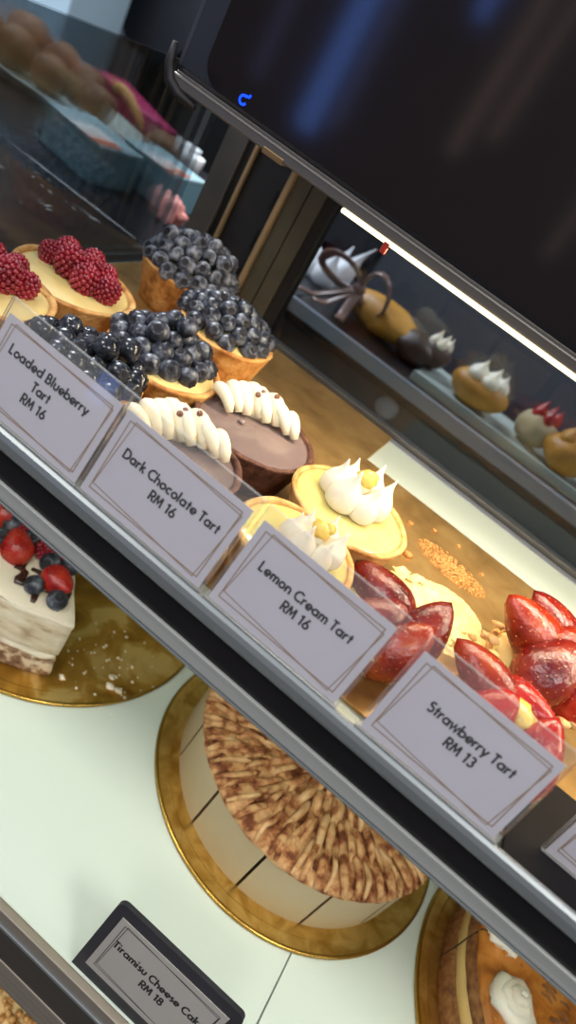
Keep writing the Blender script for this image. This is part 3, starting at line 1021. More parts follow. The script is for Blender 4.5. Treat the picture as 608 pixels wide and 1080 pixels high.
def price_sign(x0, x1, y, z, lines, label, size=.585, tilt=TILT, skew=.25, xoff=.0, ph=5.15, margin=.42):
    cx = (x0 + x1) / 2
    w = (x1 - x0)
    t = empty('price_sign', W(cx, y, z), label, 'price sign', 'clear price signs along the shelf front', rot=(-tilt, 0, 0))
    hw = w / 2 + .22
    H = ph + .95
    bm = bmesh.new()
    box(bm, -hw, hw, -.14, -.06, 0, H)
    box(bm, -hw, hw, .06, .14, 0, H)
    for f in bm.faces:
        n = f.normal
        f.normal_update()
        if abs(f.normal.y) < .5:
            f.material_index = 1
    box(bm, -hw, hw, -.06, .06, 0, .08, 1)
    to_obj('acrylic_holder', bm, [M['acrylic'], M['acrylic_edge']], t, smooth=False)
    bm = bmesh.new()
    box(bm, -w / 2, w / 2, -.02, .02, .12, .12 + ph)
    card = to_obj('card', bm, M['paper'], t, smooth=False)
    bm = bmesh.new()
    a, b = margin, .12 + margin
    wx, hz = w / 2 - a, .12 + ph - margin
    outline(bm, [(-wx, b), (wx, b), (wx, hz), (-wx, hz)], .065, -.030)
    outline(bm, [(-wx + .05, b + skew), (wx - skew * .7, b - .12), (wx + .1, hz - skew * .6), (-wx + skew, hz + .12)], .055, -.032)
    to_obj('gold_border', bm, M['ink_line'], card, smooth=False)
    bm = bmesh.new()
    n = len(lines)
    pitch = size * 1.52
    mid = .12 + ph * .53
    ls = []
    for i, s in enumerate(lines):
        ls.append((s, xoff, mid + pitch * ((n - 1) / 2 - i) - size * .45))
    lettering(bm, ls, size, -.036)
    to_obj('lettering', bm, M['ink'], card, smooth=False)
    return t


SZ = -23.85
price_sign(-23.15, -15.0, 27.45, SZ, ['Loaded Blueberry', 'Tart', 'RM 16'], 'price sign reading Loaded Blueberry Tart RM 16', xoff=-.2)
price_sign(-14.6, -6.2, 27.45, SZ, ['Dark Chocolate Tart', 'RM 16'], 'price sign reading Dark Chocolate Tart RM 16', skew=.32, xoff=.1)
price_sign(-5.5, 2.85, 27.45, SZ, ['Lemon Cream Tart', 'RM 16'], 'price sign reading Lemon Cream Tart RM 16', skew=.4, xoff=-.05)
price_sign(4.5, 12.65, 27.45, SZ, ['Strawberry Tart', 'RM 13'], 'price sign reading Strawberry Tart RM 13', skew=.35, xoff=.25)
price_sign(16.3, 24.5, 30.9, T0 + .26, [], 'blank corner of a price sign on the black tray, rightmost in the photo', tilt=math.radians(12))
tr = boxobj('black_tray', (14.0, 44, 28.2, 36.4, T0, T0 + .24), M['tray_black'], bevel=.05)
tag(tr, 'flat black tray at the shelf front beside the strawberry price sign', 'tray')

# black-framed sign on the lower shelf
t = empty('tiramisu_sign', W(6.4, 24.55, LO), 'charcoal framed sign reading Tiramisu Cheese Cake RM 18 on the lower shelf', 'price sign', rot=(-math.radians(11), 0, 0))
bm = bmesh.new()
w, H, rc = 10.7, 7.3, .55
poly = [(-w / 2, 0), (w / 2, 0)] + [(w / 2 - rc + rc * math.cos(a), H - rc + rc * math.sin(a)) for a in [PI / 2 * i / 6 for i in range(7)]] + [(-w / 2 + rc - rc * math.cos(a), H - rc + rc * math.sin(a)) for a in [PI / 2 - PI / 2 * i / 6 for i in range(7)]]
fr = [bm.verts.new((x * S, -.2 * S, z * S)) for x, z in poly]
bk = [bm.verts.new((x * S, .2 * S, z * S)) for x, z in poly]
bm.faces.new(fr)
bm.faces.new(bk[::-1])
for i in range(len(fr)):
    j = (i + 1) % len(fr)
    bm.faces.new((fr[i], fr[j], bk[j], bk[i]))
to_obj('sign_frame', bm, M['sign_black'], t, smooth=False)
bm = bmesh.new()
box(bm, -4.6, 4.6, -.26, -.2, 1.0, 6.4)
cd = to_obj('card', bm, M['paper_shaded'], t, smooth=False)
bm = bmesh.new()
outline(bm, [(-4.1, 1.5), (4.1, 1.4), (4.15, 5.95), (-4.1, 6.0)], .05, -.27)
outline(bm, [(-4.0, 1.7), (4.0, 1.3), (4.1, 5.8), (-3.9, 6.1)], .045, -.272)
to_obj('border', bm, M['ink_dim'], cd, smooth=False)
bm = bmesh.new()
lettering(bm, [('Tiramisu Cheese Cake', -.05, 3.95), ('RM 18', -.05, 2.95)], .66, -.275)
to_obj('lettering', bm, M['ink_dim'], cd, smooth=False)
boxobj_foot = bmesh.new()
box(boxobj_foot, -4.5, 4.5, .1, 1.6, 0.35, .55)
to_obj('foot', boxobj_foot, M['sign_black'], t, smooth=False)

# ------------------------------------------------------------------ cocoa ruffle cake
random.seed(5)
CB = LO + .36
ck = empty('ruffle_cake', W(8.1, 49.8, CB), 'round coffee cream cake with cocoa-dusted ruffles, in the middle of the lower shelf', 'cake')
R, HC = 12.9, 5.6
NS = 13
for k in range(NS):
    a0 = math.radians(-119 + 27.69 * k) + .010
    a1 = math.radians(-119 + 27.69 * (k + 1)) - .010
    bm = bmesh.new()
    n = 12
    poly = [(.35 * math.cos((a0 + a1) / 2), .35 * math.sin((a0 + a1) / 2))] + [(R * math.cos(a0 + (a1 - a0) * i / n), R * math.sin(a0 + (a1 - a0) * i / n)) for i in range(n + 1)]
    prism(bm, poly, 0, HC, 0, 0)
    for f in bm.faces:
        c = f.calc_center_median() / S
        if math.hypot(c.x, c.y) < R * .8 and 0.2 < c.z < HC - .2:
            f.material_index = 1
    to_obj('cake_slice', bm, [M['cake_side'], M['cake_inside']], ck, smooth=False)
# thin cocoa base under the ruffles
bm = bmesh.new()
rings = lathe(bm, [(R + .05, HC - .25), (R + .15, HC), (R - .3, HC + .45), (R - 3, HC + .6), (.05, HC + .7)], 96, lambda a, k, r, z: (.18 * noise.noise(Vector((math.cos(a) * 9, math.sin(a) * 9, k * 2.0))), .12 * noise.noise(Vector((math.cos(a) * 7, math.sin(a) * 7, k * 3.0 + 4)))))
cap(bm, rings[-1])
to_obj('cocoa_topping', bm, M['ruffle'], ck)
bmA, bmB = bmesh.new(), bmesh.new()
ringdefs = [(12.9, 3.7, 70), (10.2, 3.5, 60), (7.6, 3.3, 46), (5.0, 2.9, 32), (2.8, 2.3, 18), (1.2, 1.4, 9)]
for ri, (ro, ln, n) in enumerate(ringdefs):
    for i in range(n):
        a = 2 * PI * (i + .5 * (ri % 2)) / n + random.uniform(-.025, .025)
        le = ln * random.uniform(.8, 1.12)
        sw = random.uniform(-.10, .18) + .05
        bend = random.uniform(-.75, .75)
        pts, rad = [], []
        m = 7
        wv = random.uniform(.22, .42)
        for k in range(m):
            f = k / (m - 1)
            rr = ro + random.uniform(-.06, .06) - le * f + .18
            aa = a + sw * f * 2.2 / max(2, ro) * 2.2 + bend * math.sin(f * PI) / max(2.5, ro) * .7
            zz = HC + .50 + random.uniform(-.05, .05) + .50 * math.sin(f * PI * .95 + .12) - (.30 if k == 0 else 0) + .05 * ri
            pts.append((rr * math.cos(aa), rr * math.sin(aa), zz))
            rad.append(wv * (.62 + .45 * math.sin(f * PI)))
        tube(bmA if (i + ri) % 3 else bmB, pts, rad, 8)
for i in range(150):
    a, q = random.random() * 6.28, R * math.sqrt(random.random()) * .96
    s = random.uniform(.2, .42)
    blob(bmA, (q * math.cos(a), q * math.sin(a), HC + .62), (s * 1.3, s * .8, s * .8), 2, .6, 0, rotz(a))
to_obj('dusted_ruffles', bmA, M['ruffle'], ck)
to_obj('caramel_ruffles', bmB, M['ruffle_light'], ck)

# ------------------------------------------------------------------ fruit topped cream cake (part of it already sold)
fc = empty('fruit_cake', W(-24.9, 50.3, LO + .36), 'cut cream cake with strawberries and blueberries on top, at the left of the lower shelf', 'cake')
RF, HF = 14.0, 7.9
A0, A1 = math.radians(-51.5), math.radians(-215)


def sector(r0, ang0, ang1, n=40):
    return [(0, 0)] + [(r0 * math.cos(ang0 + (ang1 - ang0) * i / n), r0 * math.sin(ang0 + (ang1 - ang0) * i / n)) for i in range(n + 1)]


def soft_sector(name, rad, a0, a1, z0, z1, m, amp, seed, edge=.35, nr=14, na=60, inner=1.0):
    """sector slab with slumped, uneven sides"""
    bm = bmesh.new()
    outline_ = []
    c0 = Vector((inner * math.cos((a0 + a1) / 2), inner * math.sin((a0 + a1) / 2), 0))
    for i in range(16):
        f = i / 16
        outline_.append(c0.lerp(Vector((rad * math.cos(a0), rad * math.sin(a0), 0)), f))
    for i in range(na):
        f = i / na
        outline_.append(Vector((rad * math.cos(a0 + (a1 - a0) * f), rad * math.sin(a0 + (a1 - a0) * f), 0)))
    for i in range(16):
        f = i / 16
        outline_.append(Vector((rad * math.cos(a1), rad * math.sin(a1), 0)).lerp(c0, f))
    cen = Vector((rad * .5 * math.cos((a0 + a1) / 2), rad * .5 * math.sin((a0 + a1) / 2), 0))
    levels = [(z0, -.1), (z0 + .15, 0), (z0 + (z1 - z0) * .35, 0), (z0 + (z1 - z0) * .7, 0), (z1 - edge, 0), (z1 - edge * .3, -edge * .3), (z1, -edge)]
    rings = []
    for k, (z, ins) in enumerate(levels):
        ring = []
        for p in outline_:
            d = (p - cen)
            l = d.length
            d = d / l
            n = noise.noise(Vector((p.x * .35 + seed, p.y * .35, z * .5))) * amp + noise.noise(Vector((p.x * 1.1 + seed, p.y * 1.1, z))) * amp * .5
            q = cen + d * (l + ins + n)
            zz = z + (noise.noise(Vector((p.x * .4, p.y * .4, seed))) * .2 if k >= 4 else 0)
            ring.append(bm.verts.new((q.x * S, q.y * S, zz * S)))
        rings.append(ring)
    for a, b in zip(rings, rings[1:]):
        for i in range(len(a)):
            j = (i + 1) % len(a)
            bm.faces.new((a[i], a[j], b[j], b[i]))
    # inset rings on the top for a soft surface
    prev = rings[-1]
    for s in (.75, .5, .25):
        ring = [bm.verts.new((cen + (Vector(v.co) / S - cen) * s).xy.to_3d() * S + Vector((0, 0, (z1 + .12 * noise.noise(Vector((v.co.x * 60 * s, v.co.y * 60 * s, seed)))) * S))) for v in rings[-1]]
        for i in range(len(ring)):
            j = (i + 1) % len(ring)
            bm.faces.new((prev[i], prev[j], ring[j], ring[i]))
        prev = ring
    bm.faces.new(prev)
    bm.faces.new(rings[0][::-1])
    return to_obj(name, bm, m, fc)


soft_sector('sponge_layer', RF - .25, A0, A1, 0, 2.7, M['sponge'], .35, 3.0)
soft_sector('filling_layer', RF - .1, A0 - .004, A1, 2.5, 3.4, M['naked_cream'], .3, 8.0, edge=.25)
soft_sector('cream_block', RF, A0 - .002, A1, 3.3, HF - .5, M['naked_side'], .18, 5.0)
soft_sector('cream_top', RF + .08, A0 - .002, A1, HF - .75, HF, M['naked_cream'], .28, 6.5, edge=.3)
bm = bmesh.new()
for (x0, y0), (x1, y1), wv in (((-23.6, 39.6), (-20.0, 38.4), .4), ((-22.6, 40.6), (-18.2, 39.4), .4), ((-26.5, 41.2), (-23.2, 40.2), .35), ((-21.5, 42.0), (-18.6, 40.9), .35), ((-29, 40.5), (-25.6, 38.8), .4), ((-25.2, 43.6), (-21.0, 42.6), .4)):
    pts = []
    for k in range(12):
        f = k / 11
        pts.append((x0 + (x1 - x0) * f + 24.9 + .35 * math.sin(f * 9), y0 + (y1 - y0) * f - 50.3 + .45 * math.sin(f * 11), HF + .12))
    tube(bm, pts, [.16 + wv * .7 * math.sin(PI * (k + .5) / 12) for k in range(12)], 8, flat=.6)
to_obj('chocolate_drizzle', bm, M['choc_sauce'], fc)
for sx, sy, s, ax in ((-24.9, 40.9, .98, (-.7, .5, .35)), (-20.0, 40.9, .92, (.9, -.15, .2)), (-28.6, 43.2, .95, (-.5, .6, .4)), (-27.9, 38.6, .9, (-.8, -.1, .3))):
    o = add_straw(fc, 'red', (sx + 24.9, sy - 50.3, HF + .75), ax, (.1, -.35, 1), s * .98, (1.0, 1.05, .78))
for bx, by in ((-27.2, 42.6), (-24.9, 42.9), (-21.9, 42.0), (-20.7, 43.3), (-20.9, 39.0), (-18.6, 39.4), (-26.4, 40.5), (-23.0, 44.6), (-29.6, 41.5)):
    add_berry(fc, (bx + 24.9, by - 50.3, HF + .65), .95, 'bloom', (random.gauss(0, .4), -.5 + random.gauss(0, .4), .9))
for rx, ry in ((-26.0, 43.5), (-22.3, 43.6), (-23.2, 42.9)):
    add_rasp(fc, (rx + 24.9, ry - 50.3, HF + .7), .95, (.1, -.2, 1))
# scattered crumbs left on the board where slices were taken
bm = bmesh.new()
random.seed(12)
for i in range(60):
    x, y = random.gauss(-14.0, 2.4), random.gauss(44.5, 2.6)
    s = random.uniform(.05, .16)
    blob(bm, (x, y, LO + .36 + s * .4 + Z0), (s * 1.2, s, s * .6), 1, .4)
for px, py, s in ((-11.8, 43.2, .5), (-11.0, 43.5, .4), (-12.4, 44.2, .35), (-15.4, 40.5, .35)):
    blob(bm, (px, py, LO + .36 + s * .3 + Z0), (s, s * .7, s * .5), 2, .6)
tag(to_obj('cake_crumbs', bm, M['naked_cream']), 'pale cake crumbs scattered on the smeared gold board by the fruit cake', 'crumbs', kind='stuff')
# ------------------------------------------------------------------ layered caramel cake
cc = empty('caramel_cake', W(42.3, 47.2, LO + .36), 'layered caramel cake with white cream swirls, at the right of the lower shelf', 'cake')
RC = 16.2
SWIRLS = [(185, 14.3), (206.5, 14.2), (154, 12), (130, 12), (106, 12), (82, 12), (58, 12), (34, 12), (226, 12), (250, 12)]
for nm, z0, z1, r, m in (('sponge_layer', 0, 2.5, RC, 'brown_sponge'), ('cream_layer', 2.5, 4.0, RC - .1, 'pale_layer'), ('sponge_layer', 4.0, 5.6, RC, 'brown_sponge')):
    bm = bmesh.new()
    rings = lathe(bm, [(r - .1, z0), (r, z0 + .1), (r + .05, (z0 + z1) / 2), (r, z1 - .1), (r - .1, z1)], 120, lambda a, k, rr, z: (.12 * noise.noise(Vector((math.cos(a) * 12, math.sin(a) * 12, z * 2))), 0))
    cap(bm, rings[0][::-1])
    cap(bm, rings[-1])
    to_obj(nm, bm, M[m], cc)
bm = bmesh.new()
rings = lathe(bm, [(RC - .05, 5.5), (RC + .12, 5.9), (RC - .2, 6.4), (RC - 1.5, 6.55), (RC - 5, 6.6), (RC - 10, 6.55), (.1, 6.6)], 120, lambda a, k, r, z: (.15 * noise.noise(Vector((math.cos(a) * 8, math.sin(a) * 8, k * 3.0))), .12 * noise.noise(Vector((r * math.cos(a) * .5, r * math.sin(a) * .5, 0)))))
cap(bm, rings[-1])
to_obj('caramel_glaze', bm, M['caramel'], cc)
bm = bmesh.new()
for k in range(12):
    a = 2 * PI * k / 12 + math.radians(187)
    tube(bm, [((RC + .02) * math.cos(a + d), (RC + .02) * math.sin(a + d), z) for d, z in ((0, .3), (.004, 2.4), (-.003, 4.2), (.002, 6.3))] + [(q * math.cos(a), q * math.sin(a), 6.52) for q in (RC - .6, RC - 3, RC - 8)], .07, 6)
to_obj('slice_cuts', bm, M['dark_loaf'], cc)
for i, (a, rad_) in enumerate([(math.radians(d), q) for d, q in SWIRLS]):
    bm = bmesh.new()
    pts, rad = [], []
    for k in range(44):
        f = k / 43
        rr = 1.45 * (1 - f) ** .8
        aa = f * 3.1 * 2 * PI + i
        pts.append((rr * math.cos(aa), rr * math.sin(aa), .3 + 1.5 * f ** 1.3))
        rad.append((.72 - .42 * f) * (1 + .22 * math.sin(k * 2.4)))
    tube(bm, pts, rad, 10)
    blob(bm, (0, 0, .4), (1.75, 1.7, .75), 3, .6)
    sw = to_obj('cream_swirl', bm, M['cream_white'], cc, loc=Vector((rad_ * math.cos(a), rad_ * math.sin(a), 6.55)) * S)
    bm = bmesh.new()
    for k in range(16):
        aa, q = random.random() * 6.28, random.uniform(.8, 2.5)
        s = random.uniform(.08, .2)
        blob(bm, (q * math.cos(aa), q * math.sin(aa), max(.1, 1.3 - q * .5)), (s * 1.4, s, s), 1, .4)
    to_obj('caramel_bits', bm, M['caramel'], sw)
bm = bmesh.new()
for i in range(90):
    a, q = random.uniform(PI * .8, PI * 1.6), random.uniform(8.5, 11.0)
    tube(bm, [(q * math.cos(a), q * math.sin(a), 6.62), ((q - .5) * math.cos(a + .02), (q - .5) * math.sin(a + .02), 6.8), ((q - .9) * math.cos(a + .05), (q - .9) * math.sin(a + .05), 6.66)], [.1, .14, .08], 6)
to_obj('caramel_shavings', bm, M['brown_sponge'], cc)

# ------------------------------------------------------------------ crumb topped cake on the bottom shelf
kb = empty('crumb_cake', W(-6.0, 36.0, -82), 'cake covered in golden crumbs on the bottom shelf, in the lower left corner', 'cake')
bm = bmesh.new()
rings = lathe(bm, [(11.8, 0), (12, .2), (12, 3.6), (11.6, 4.0), (.1, 4.1)], 72)
cap(bm, rings[0][::-1])
cap(bm, rings[-1])
to_obj('cake_body', bm, M['pale_layer'], kb)
bm = bmesh.new()
random.seed(33)
for i in range(900):
    a, q = random.random() * 6.28, 11.8 * math.sqrt(random.random())
    s = random.uniform(.22, .5)
    blob(bm, (q * math.cos(a), q * math.sin(a), 4.1 + random.random() * .3), (s, s * .8, s * .7), 1, .5, 0, rotz(random.random() * 3))
cm = to_obj('crumb_topping', bm, M['crunch'], kb)
cm['kind'] = 'stuff'

# ------------------------------------------------------------------ the shop behind the case
CT = -27.2
bc = empty('back_counter', W(0, 110, FL), 'dark marble back counter behind the display case', 'counter')


def bpart(name, b, m, bevel=0.0):
    bm = bmesh.new()
    box(bm, b[0], b[1], b[2] - 110, b[3] - 110, b[4] - FL, b[5] - FL)
    return to_obj(name, bm, m, bc, smooth=False, bevel=bevel)


bpart('marble_top', (-190, -30, 70, 114, CT - 3, CT), M['counter'], .2)
bpart('marble_top', (-30, 170, 88, 114, CT - 3, CT), M['counter'], .2)
bpart('front_edge', (-30, 170, 87.2, 88, CT - 1.6, CT + .3), M['grey_rail'], .1)
bpart('front_panel', (-30, 170, 90, 92, FL, CT - 3), M['counter_front'])
bpart('front_panel', (-190, -30, 73, 75, FL, CT - 3), M['counter_front'])
for kx in (-11.6, 30):
    bm = bmesh.new()
    blob(bm, (kx, 89.5 - 110, -32.0 - FL), (1.7, .9, 1.7), 3)
    to_obj('knob', bm, M['knob'], bc)
sc_ = boxobj('side_counter', (-190, -41.5, 38, 69.8, FL, CT), M['counter'], bevel=.2)
tag(sc_, 'dark marble side counter to the left of the display case', 'counter')
# white flecks (torn paper bits) on the side counter
bm = bmesh.new()
random.seed(44)
for i in range(26):
    x, y = random.uniform(-66, -46), random.uniform(50, 69)
    s = random.uniform(.15, .6)
    blob(bm, (x, y, CT + .1 + Z0), (s * 1.6, s * .6, .1), 1, .5, 0, rotz(random.random() * 3))
tag(to_obj('paper_flecks', bm, M['white_label']), 'white flecks scattered on the dark side counter', 'crumbs', kind='stuff')


def carton(x, y, w, d, h, rz, label):
    t = empty('teal_carton', W(x, y, CT), label, 'carton', 'teal cake cartons', rot=(0, 0, rz))
    bm = bmesh.new()
    box(bm, -w / 2, w / 2, -d / 2, d / 2, 0, h)
    to_obj('body', bm, M['teal_box'], t, smooth=False, bevel=.15)
    bm = bmesh.new()
    box(bm, -w / 2 - .1, w / 2 + .1, -d / 2 - .1, d / 2 + .1, h, h + .4)
    to_obj('lid', bm, M['teal_lid'], t, smooth=False, bevel=.1)
    bm = bmesh.new()
    box(bm, -w * .08, w * .3, -d / 2 - .2, d * .1, h + .4, h + .48)
    to_obj('white_label', bm, M['white_label'], t, smooth=False)
    bm = bmesh.new()
    box(bm, w * .3, w * .46, -d / 2 - .2, d * .05, h + .4, h + .5)
    to_obj('orange_label', bm, M['orange_label'], t, smooth=False)


carton(-59.5, 79.0, 10.5, 7.0, 4.3, -.2, 'teal cake carton on the dark counter, nearer to the cream tray')
carton(-54.0, 87.0, 9, 7, 4.3, -.1, 'teal cake carton beside the blush cloth, behind the blueberry tarts')
bm = bmesh.new()
blob(bm, (0, 0, 1.5), (1.9, 1.4, 1.6), 3, .7)
tag(to_obj('blush_cloth', bm, M['blush'], loc=W(-47.0, 81.0, CT)), 'crumpled blush cloth beside the teal carton', 'cloth')

tr = empty('bun_tray', W(-86, 96, CT), 'pale oval tray of brown buns on the back counter', 'tray')
bm = bmesh.new()
rings = lathe(bm, [(18, 0), (20, .3), (22.5, 1.4), (22.8, 1.6), (22.4, 1.7), (19.8, .7), (3, .6)], 64)
cap(bm, rings[0][::-1])
cap(bm, rings[-1])
o = to_obj('dish', bm, M['tray'], tr)
o.scale = (1.0, .42, 1)
buns = [(-93, 100.5, 3.6), (-85.5, 100.5, 3.3), (-87.0, 92.5, 3.2), (-79.5, 99.5, 3.1), (-80, 92.5, 2.9), (-73.0, 95.0, 2.9), (-61.8, 97.0, 3.0), (-95, 92.5, 3.4)]
lab = ['brown bun at the far left end of the tray', 'brown bun at the back of the tray, second from its left end', 'brown bun at the front middle of the tray', 'brown bun at the back of the tray near its right end',
       'brown bun at the front of the tray near its right end', 'brown bun at the right end of the tray', 'brown bun beside the tray, next to the pink carton', 'brown bun at the front left of the tray']
for (x, y, r), l in zip(buns, lab):
    bm = bmesh.new()
    blob(bm, (0, 0, r * .85), (r, r * .95, r * .9), 3, .18)
    zb = CT + (.5 if x < -70 else 0)
    tag(to_obj('bun', bm, M['bun'], loc=W(x, y, zb + .2)), l, 'bun', 'brown buns on the tray')

pk = empty('pink_carton', W(-77, 110, CT), 'magenta gift carton with a tan rope handle, behind the buns', 'carton', rot=(0, 0, -.2))
bm = bmesh.new()
vs = box(bm, -7.5, 7.5, -3, 3, 0, 3.0)
for v in vs[4:]:
    v.co.x *= .96
for i in (4, 7):
    vs[i].co.z += 1.5 * S
to_obj('body', bm, M['pink'], pk, smooth=False, bevel=.2)
bm = bmesh.new()
box(bm, 3.5, 7.6, -3.3, -1.0, 0, 3.8)
to_obj('side_flap', bm, M['pink_pale'], pk, smooth=False, bevel=.1)
bm = bmesh.new()
tube(bm, [(-2.5 + 4.2 * (1 - math.cos(a)), -3.3 - .6 * math.sin(a), 3.4 + 2.3 * math.sin(a) - 1.2 * (1 - math.cos(a))) for a in [PI * i / 12 for i in range(13)]], .62, 8)
to_obj('rope_handle', bm, M['rope'], pk)

# cupboards and appliance at the very back
cb = empty('blue_cupboard', W(-180, 150, FL), 'pale blue cupboard at the back of the shop', 'cupboard')
for k in range(4):
    bm = bmesh.new()
    box(bm, -62 + 30 * k, -32.5 + 30 * k, -9, 9, 0, 150)
    to_obj('door_panel', bm, M['blue_cab'], cb, smooth=False, bevel=.4)
ap = empty('coffee_machine', W(-97, 174, FL), 'large charcoal machine with a rounded hood, behind the pink carton', 'appliance')
bm = bmesh.new()
poly = [(-32, 88), (-28, 84), (-18, 84), (-12, 90), (4, 92), (18, 88), (26, 78), (36, 74), (50, 74), (50, 150), (-32, 150)]
fr = [bm.verts.new((x * S, -9 * S, (z + 20) * S)) for x, z in poly]
bk = [bm.verts.new((x * S, 9 * S, (z + 20) * S)) for x, z in poly]
bm.faces.new(fr)
bm.faces.new(bk[::-1])
for i in range(len(fr)):
    j = (i + 1) % len(fr)
    bm.faces.new((fr[i], fr[j], bk[j], bk[i]))
to_obj('hood', bm, M['appliance'], ap, smooth=False, bevel=.6)
bm = bmesh.new()
box(bm, -30, 50, 3, 9, 0, 112)
to_obj('body', bm, M['rubber'], ap, smooth=False)
bb_ = boxobj('blue_box', (-93, -89, 109, 112, CT, CT + 3.4), M['blue_bin'], bevel=.4)
tag(bb_, 'small blue box just behind the buns', 'box')
for x, y, z, l in ((-66, 112, 0, 'small white cup beside the pink carton'), (-62.5, 108, 0, 'small white cup nearest to the metal post')):
    bm = bmesh.new()
    rings = lathe(bm, [(1.1, 0), (1.4, 1.6), (1.5, 2.6), (1.35, 2.6), (1.15, .5)], 32)
    cap(bm, rings[0][::-1])
    cap(bm, rings[-1])
    tag(to_obj('cup', bm, M['white_label'], loc=W(x, y, CT)), l, 'cup', 'white cups on the back counter')

# objects on the counter behind the sliding door
random.seed(8)
np_ = bmesh.new()
for a, h, rr in ((.2, 8.5, 1.9), (1.4, 6.5, 2.2), (2.6, 4.5, 2.4), (3.6, 5.5, 2.0), (5.0, 6.0, 2.0)):
    kiss(np_, (1.7 * math.cos(a), 1.7 * math.sin(a), -.3), rr, h, (3.0 * math.cos(a), 1.2 * math.sin(a)))
tag(to_obj('crepe_paper', np_, M['napkin'], loc=W(-32.3, 102.5, CT)), 'crumpled white paper standing beside the ribboned loaf', 'paper')
lf = empty('ribbon_loaf', W(-20.0, 97, CT + .1), 'golden loaf tied with a brown satin ribbon bow, behind the glass', 'loaf', rot=(0, 0, -.1))
bm = bmesh.new()
blob(bm, (0, 0, 2.4), (6.5, 3.4, 2.5), 3, .15)
to_obj('golden_loaf', bm, M['loaf'], lf)
bm = bmesh.new()
blob(bm, (6.2, -.2, 2.0), (3.2, 3.0, 2.2), 3, .3)
to_obj('chocolate_end', bm, M['dark_loaf'], lf)
bm = bmesh.new()
for sgn, L_, dz in ((-1, 7, 4.5), (1, 4.5, 6.5)):
    tube(bm, [(-4 + sgn * L_ * .5 * (1 - math.cos(a)) , -3.6 - 1.2 * math.sin(a), 4.4 + dz * .55 * math.sin(a) * (1 if a < PI else .55)) for a in [2 * PI * i / 18 for i in range(19)]], .65, 8, flat=.35)
for dx, L_ in ((-6.0, 11.5), (-3.0, 11.0), (1.5, 6.0)):
    tube(bm, [(-4 + dx * f, -3.8 - 5.0 * min(1, f * 1.0), 4.4 - 3.4 * min(1, f * 1.5)) for f in [i / 10 for i in range(11)]], .7, 8, flat=.3)
blob(bm, (-4, -3.9, 4.4), (1.0, .8, 1.0), 2)
to_obj('ribbon_bow', bm, M['ribbon'], lf)
tr2 = empty('pastry_tray', W(2.5, 95, CT), 'pale tray of pastries behind the glass door', 'tray')
bm = bmesh.new()
box(bm, -14, 55, -5, 6, 0, .6)
box(bm, -14, 55, -5.3, -5, 0, 1.4)
to_obj('plate', bm, M['tray'], tr2, smooth=False, bevel=.1)


def pastry(x, y, s, m, topm, label, name):
    t = empty(name, W(x, y, CT + .7), label, 'pastry', 'pastries behind the glass door')
    bm = bmesh.new()
    blob(bm, (0, 0, s[2]), s, 3, .15)
    to_obj('base', bm, M[m], t)
    bm = bmesh.new()
    for k in range(5):
        a = k * 1.26
        kiss(bm, (s[0] * .45 * math.cos(a), s[1] * .4 * math.sin(a), s[2] * 1.5), s[0] * .32, s[2] * 1.1, (.2, .1))
    to_obj('topping', bm, M[topm], t)


pastry(-3.4, 94.5, (4.2, 3.0, 2.3), 'loaf', 'cream_white', 'golden oblong pastry with white cream, nearest to the ribboned loaf', 'cream_pastry')
pastry(5.5, 96, (2.8, 2.6, 2.4), 'cake_side', 'strawberry_red', 'pale pastry topped with red fruit behind the glass door', 'fruit_pastry')
pastry(10.5, 94, (3.4, 3.0, 2.4), 'loaf', 'loaf', 'plain golden pastry behind the glass door, beside the red-topped one', 'golden_pastry')
pastry(-11.5, 97, (2.4, 2.2, 2.0), 'dark_loaf', 'cream_white', 'small dark pastry with white cream right of the ribboned loaf', 'chocolate_pastry')
pastry(18, 95, (3.4, 3.0, 2.4), 'loaf', 'cream_white', 'golden pastry with cream at the far right behind the glass', 'cream_pastry')

# ------------------------------------------------------------------ lights
def area(name, loc, size, size_y, energy, col, direction, spread=PI):
    l = bpy.data.lights.new(name, 'AREA')
    l.shape = 'RECTANGLE'
    l.size = size * S
    l.size_y = size_y * S
    l.energy = energy
    l.color = lin(col)[:3]
    l.spread = spread
    o = bpy.data.objects.new(name, l)
    COL.objects.link(o)
    o.location = loc
    z = -Vector(direction).normalized()
    x = Vector((1, 0, 0))
    x = (x - z * x.dot(z)).normalized()
    y = z.cross(x)
    o.rotation_euler = Matrix((x, y, z)).transposed().to_euler()
    return o


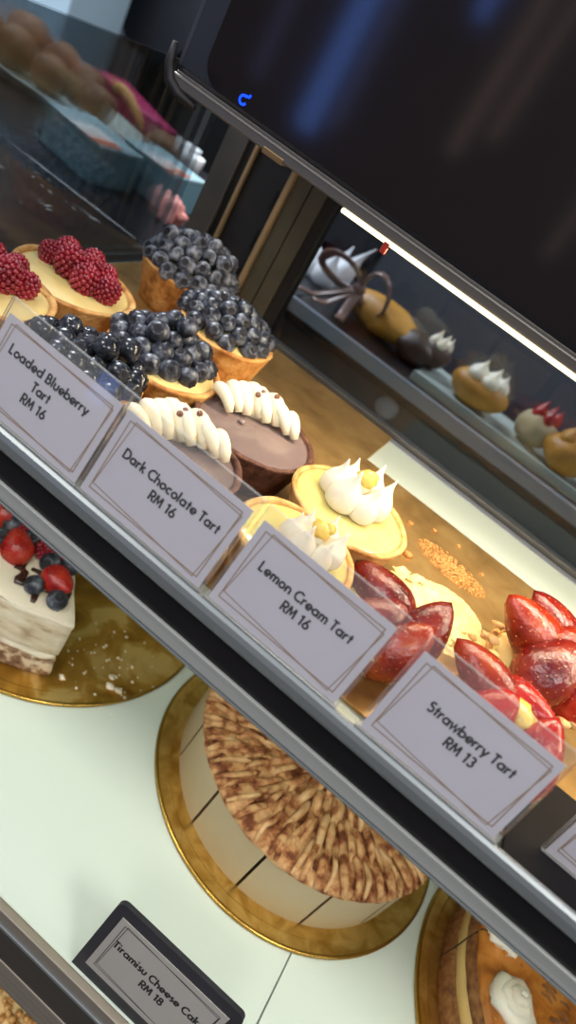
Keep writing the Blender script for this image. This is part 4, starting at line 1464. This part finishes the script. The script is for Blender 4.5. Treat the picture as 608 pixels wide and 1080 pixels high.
area('canopy_led', W(23, 45.25, -7.85), 74, .5, 2.3, (255, 236, 204), (0, .08, -1))
area('shelf_led', W(11, 28.6, -27.3), 96, .6, 0.55, (250, 250, 236), (0, .35, -1))
for x, y in ((-120, -60), (120, -60), (0, -200), (-150, 130), (120, 170)):
    area('ceiling_and_fill_lamp', W(x, y, 150), 60, 60, 30, (244, 240, 236), (0, 0, -1))

area('ceiling_and_fill_lamp', W(-150, 115, 110), 50, 50, 45, (236, 244, 255), (0, .25, -1))  # added fill lamp that brightens the left background
w = bpy.data.worlds.new('shop_ambience')
SC.world = w
w.use_nodes = True
bg = w.node_tree.nodes['Background']
bg.inputs['Color'].default_value = lin((176, 184, 204))
bg.inputs['Strength'].default_value = 0.8

# ------------------------------------------------------------------ camera
roll, pitch, yaw, fpx = math.radians(34.1), math.radians(31.0), math.radians(9.35), 740.0
cp, sp_ = math.cos(pitch), math.sin(pitch)
cy_, sy_ = math.cos(yaw), math.sin(yaw)
fw = Vector((-sy_ * cp, cy_ * cp, -sp_))
rt = Vector((cy_, sy_, 0))
dn = -rt.cross(fw)
ix = rt * math.cos(roll) - dn * math.sin(roll)
iy = rt * math.sin(roll) + dn * math.cos(roll)
cam = bpy.data.cameras.new('camera')
cam.sensor_fit = 'VERTICAL'
cam.sensor_height = 24.0
cam.lens = fpx / 1080.0 * 24.0
cam.clip_start = 0.02
cam.dof.use_dof = True
cam.dof.focus_distance = 0.46
cam.dof.aperture_fstop = 3.6
co = bpy.data.objects.new('camera', cam)
COL.objects.link(co)
mt = Matrix((ix, -iy, -fw)).transposed().to_4x4()
co.matrix_world = Matrix.Translation(W(0, 0, 0)) @ mt
SC.camera = co

SC.view_settings.view_transform = 'Standard'
SC.view_settings.look = 'None'
SC.view_settings.exposure = 0.0
SC.view_settings.gamma = 1.0
SC.view_settings.use_curve_mapping = False
SC.cycles.use_denoising = True
SC.cycles.max_bounces = 10
SC.cycles.transparent_max_bounces = 16
SC.cycles.sample_clamp_indirect = 6.0
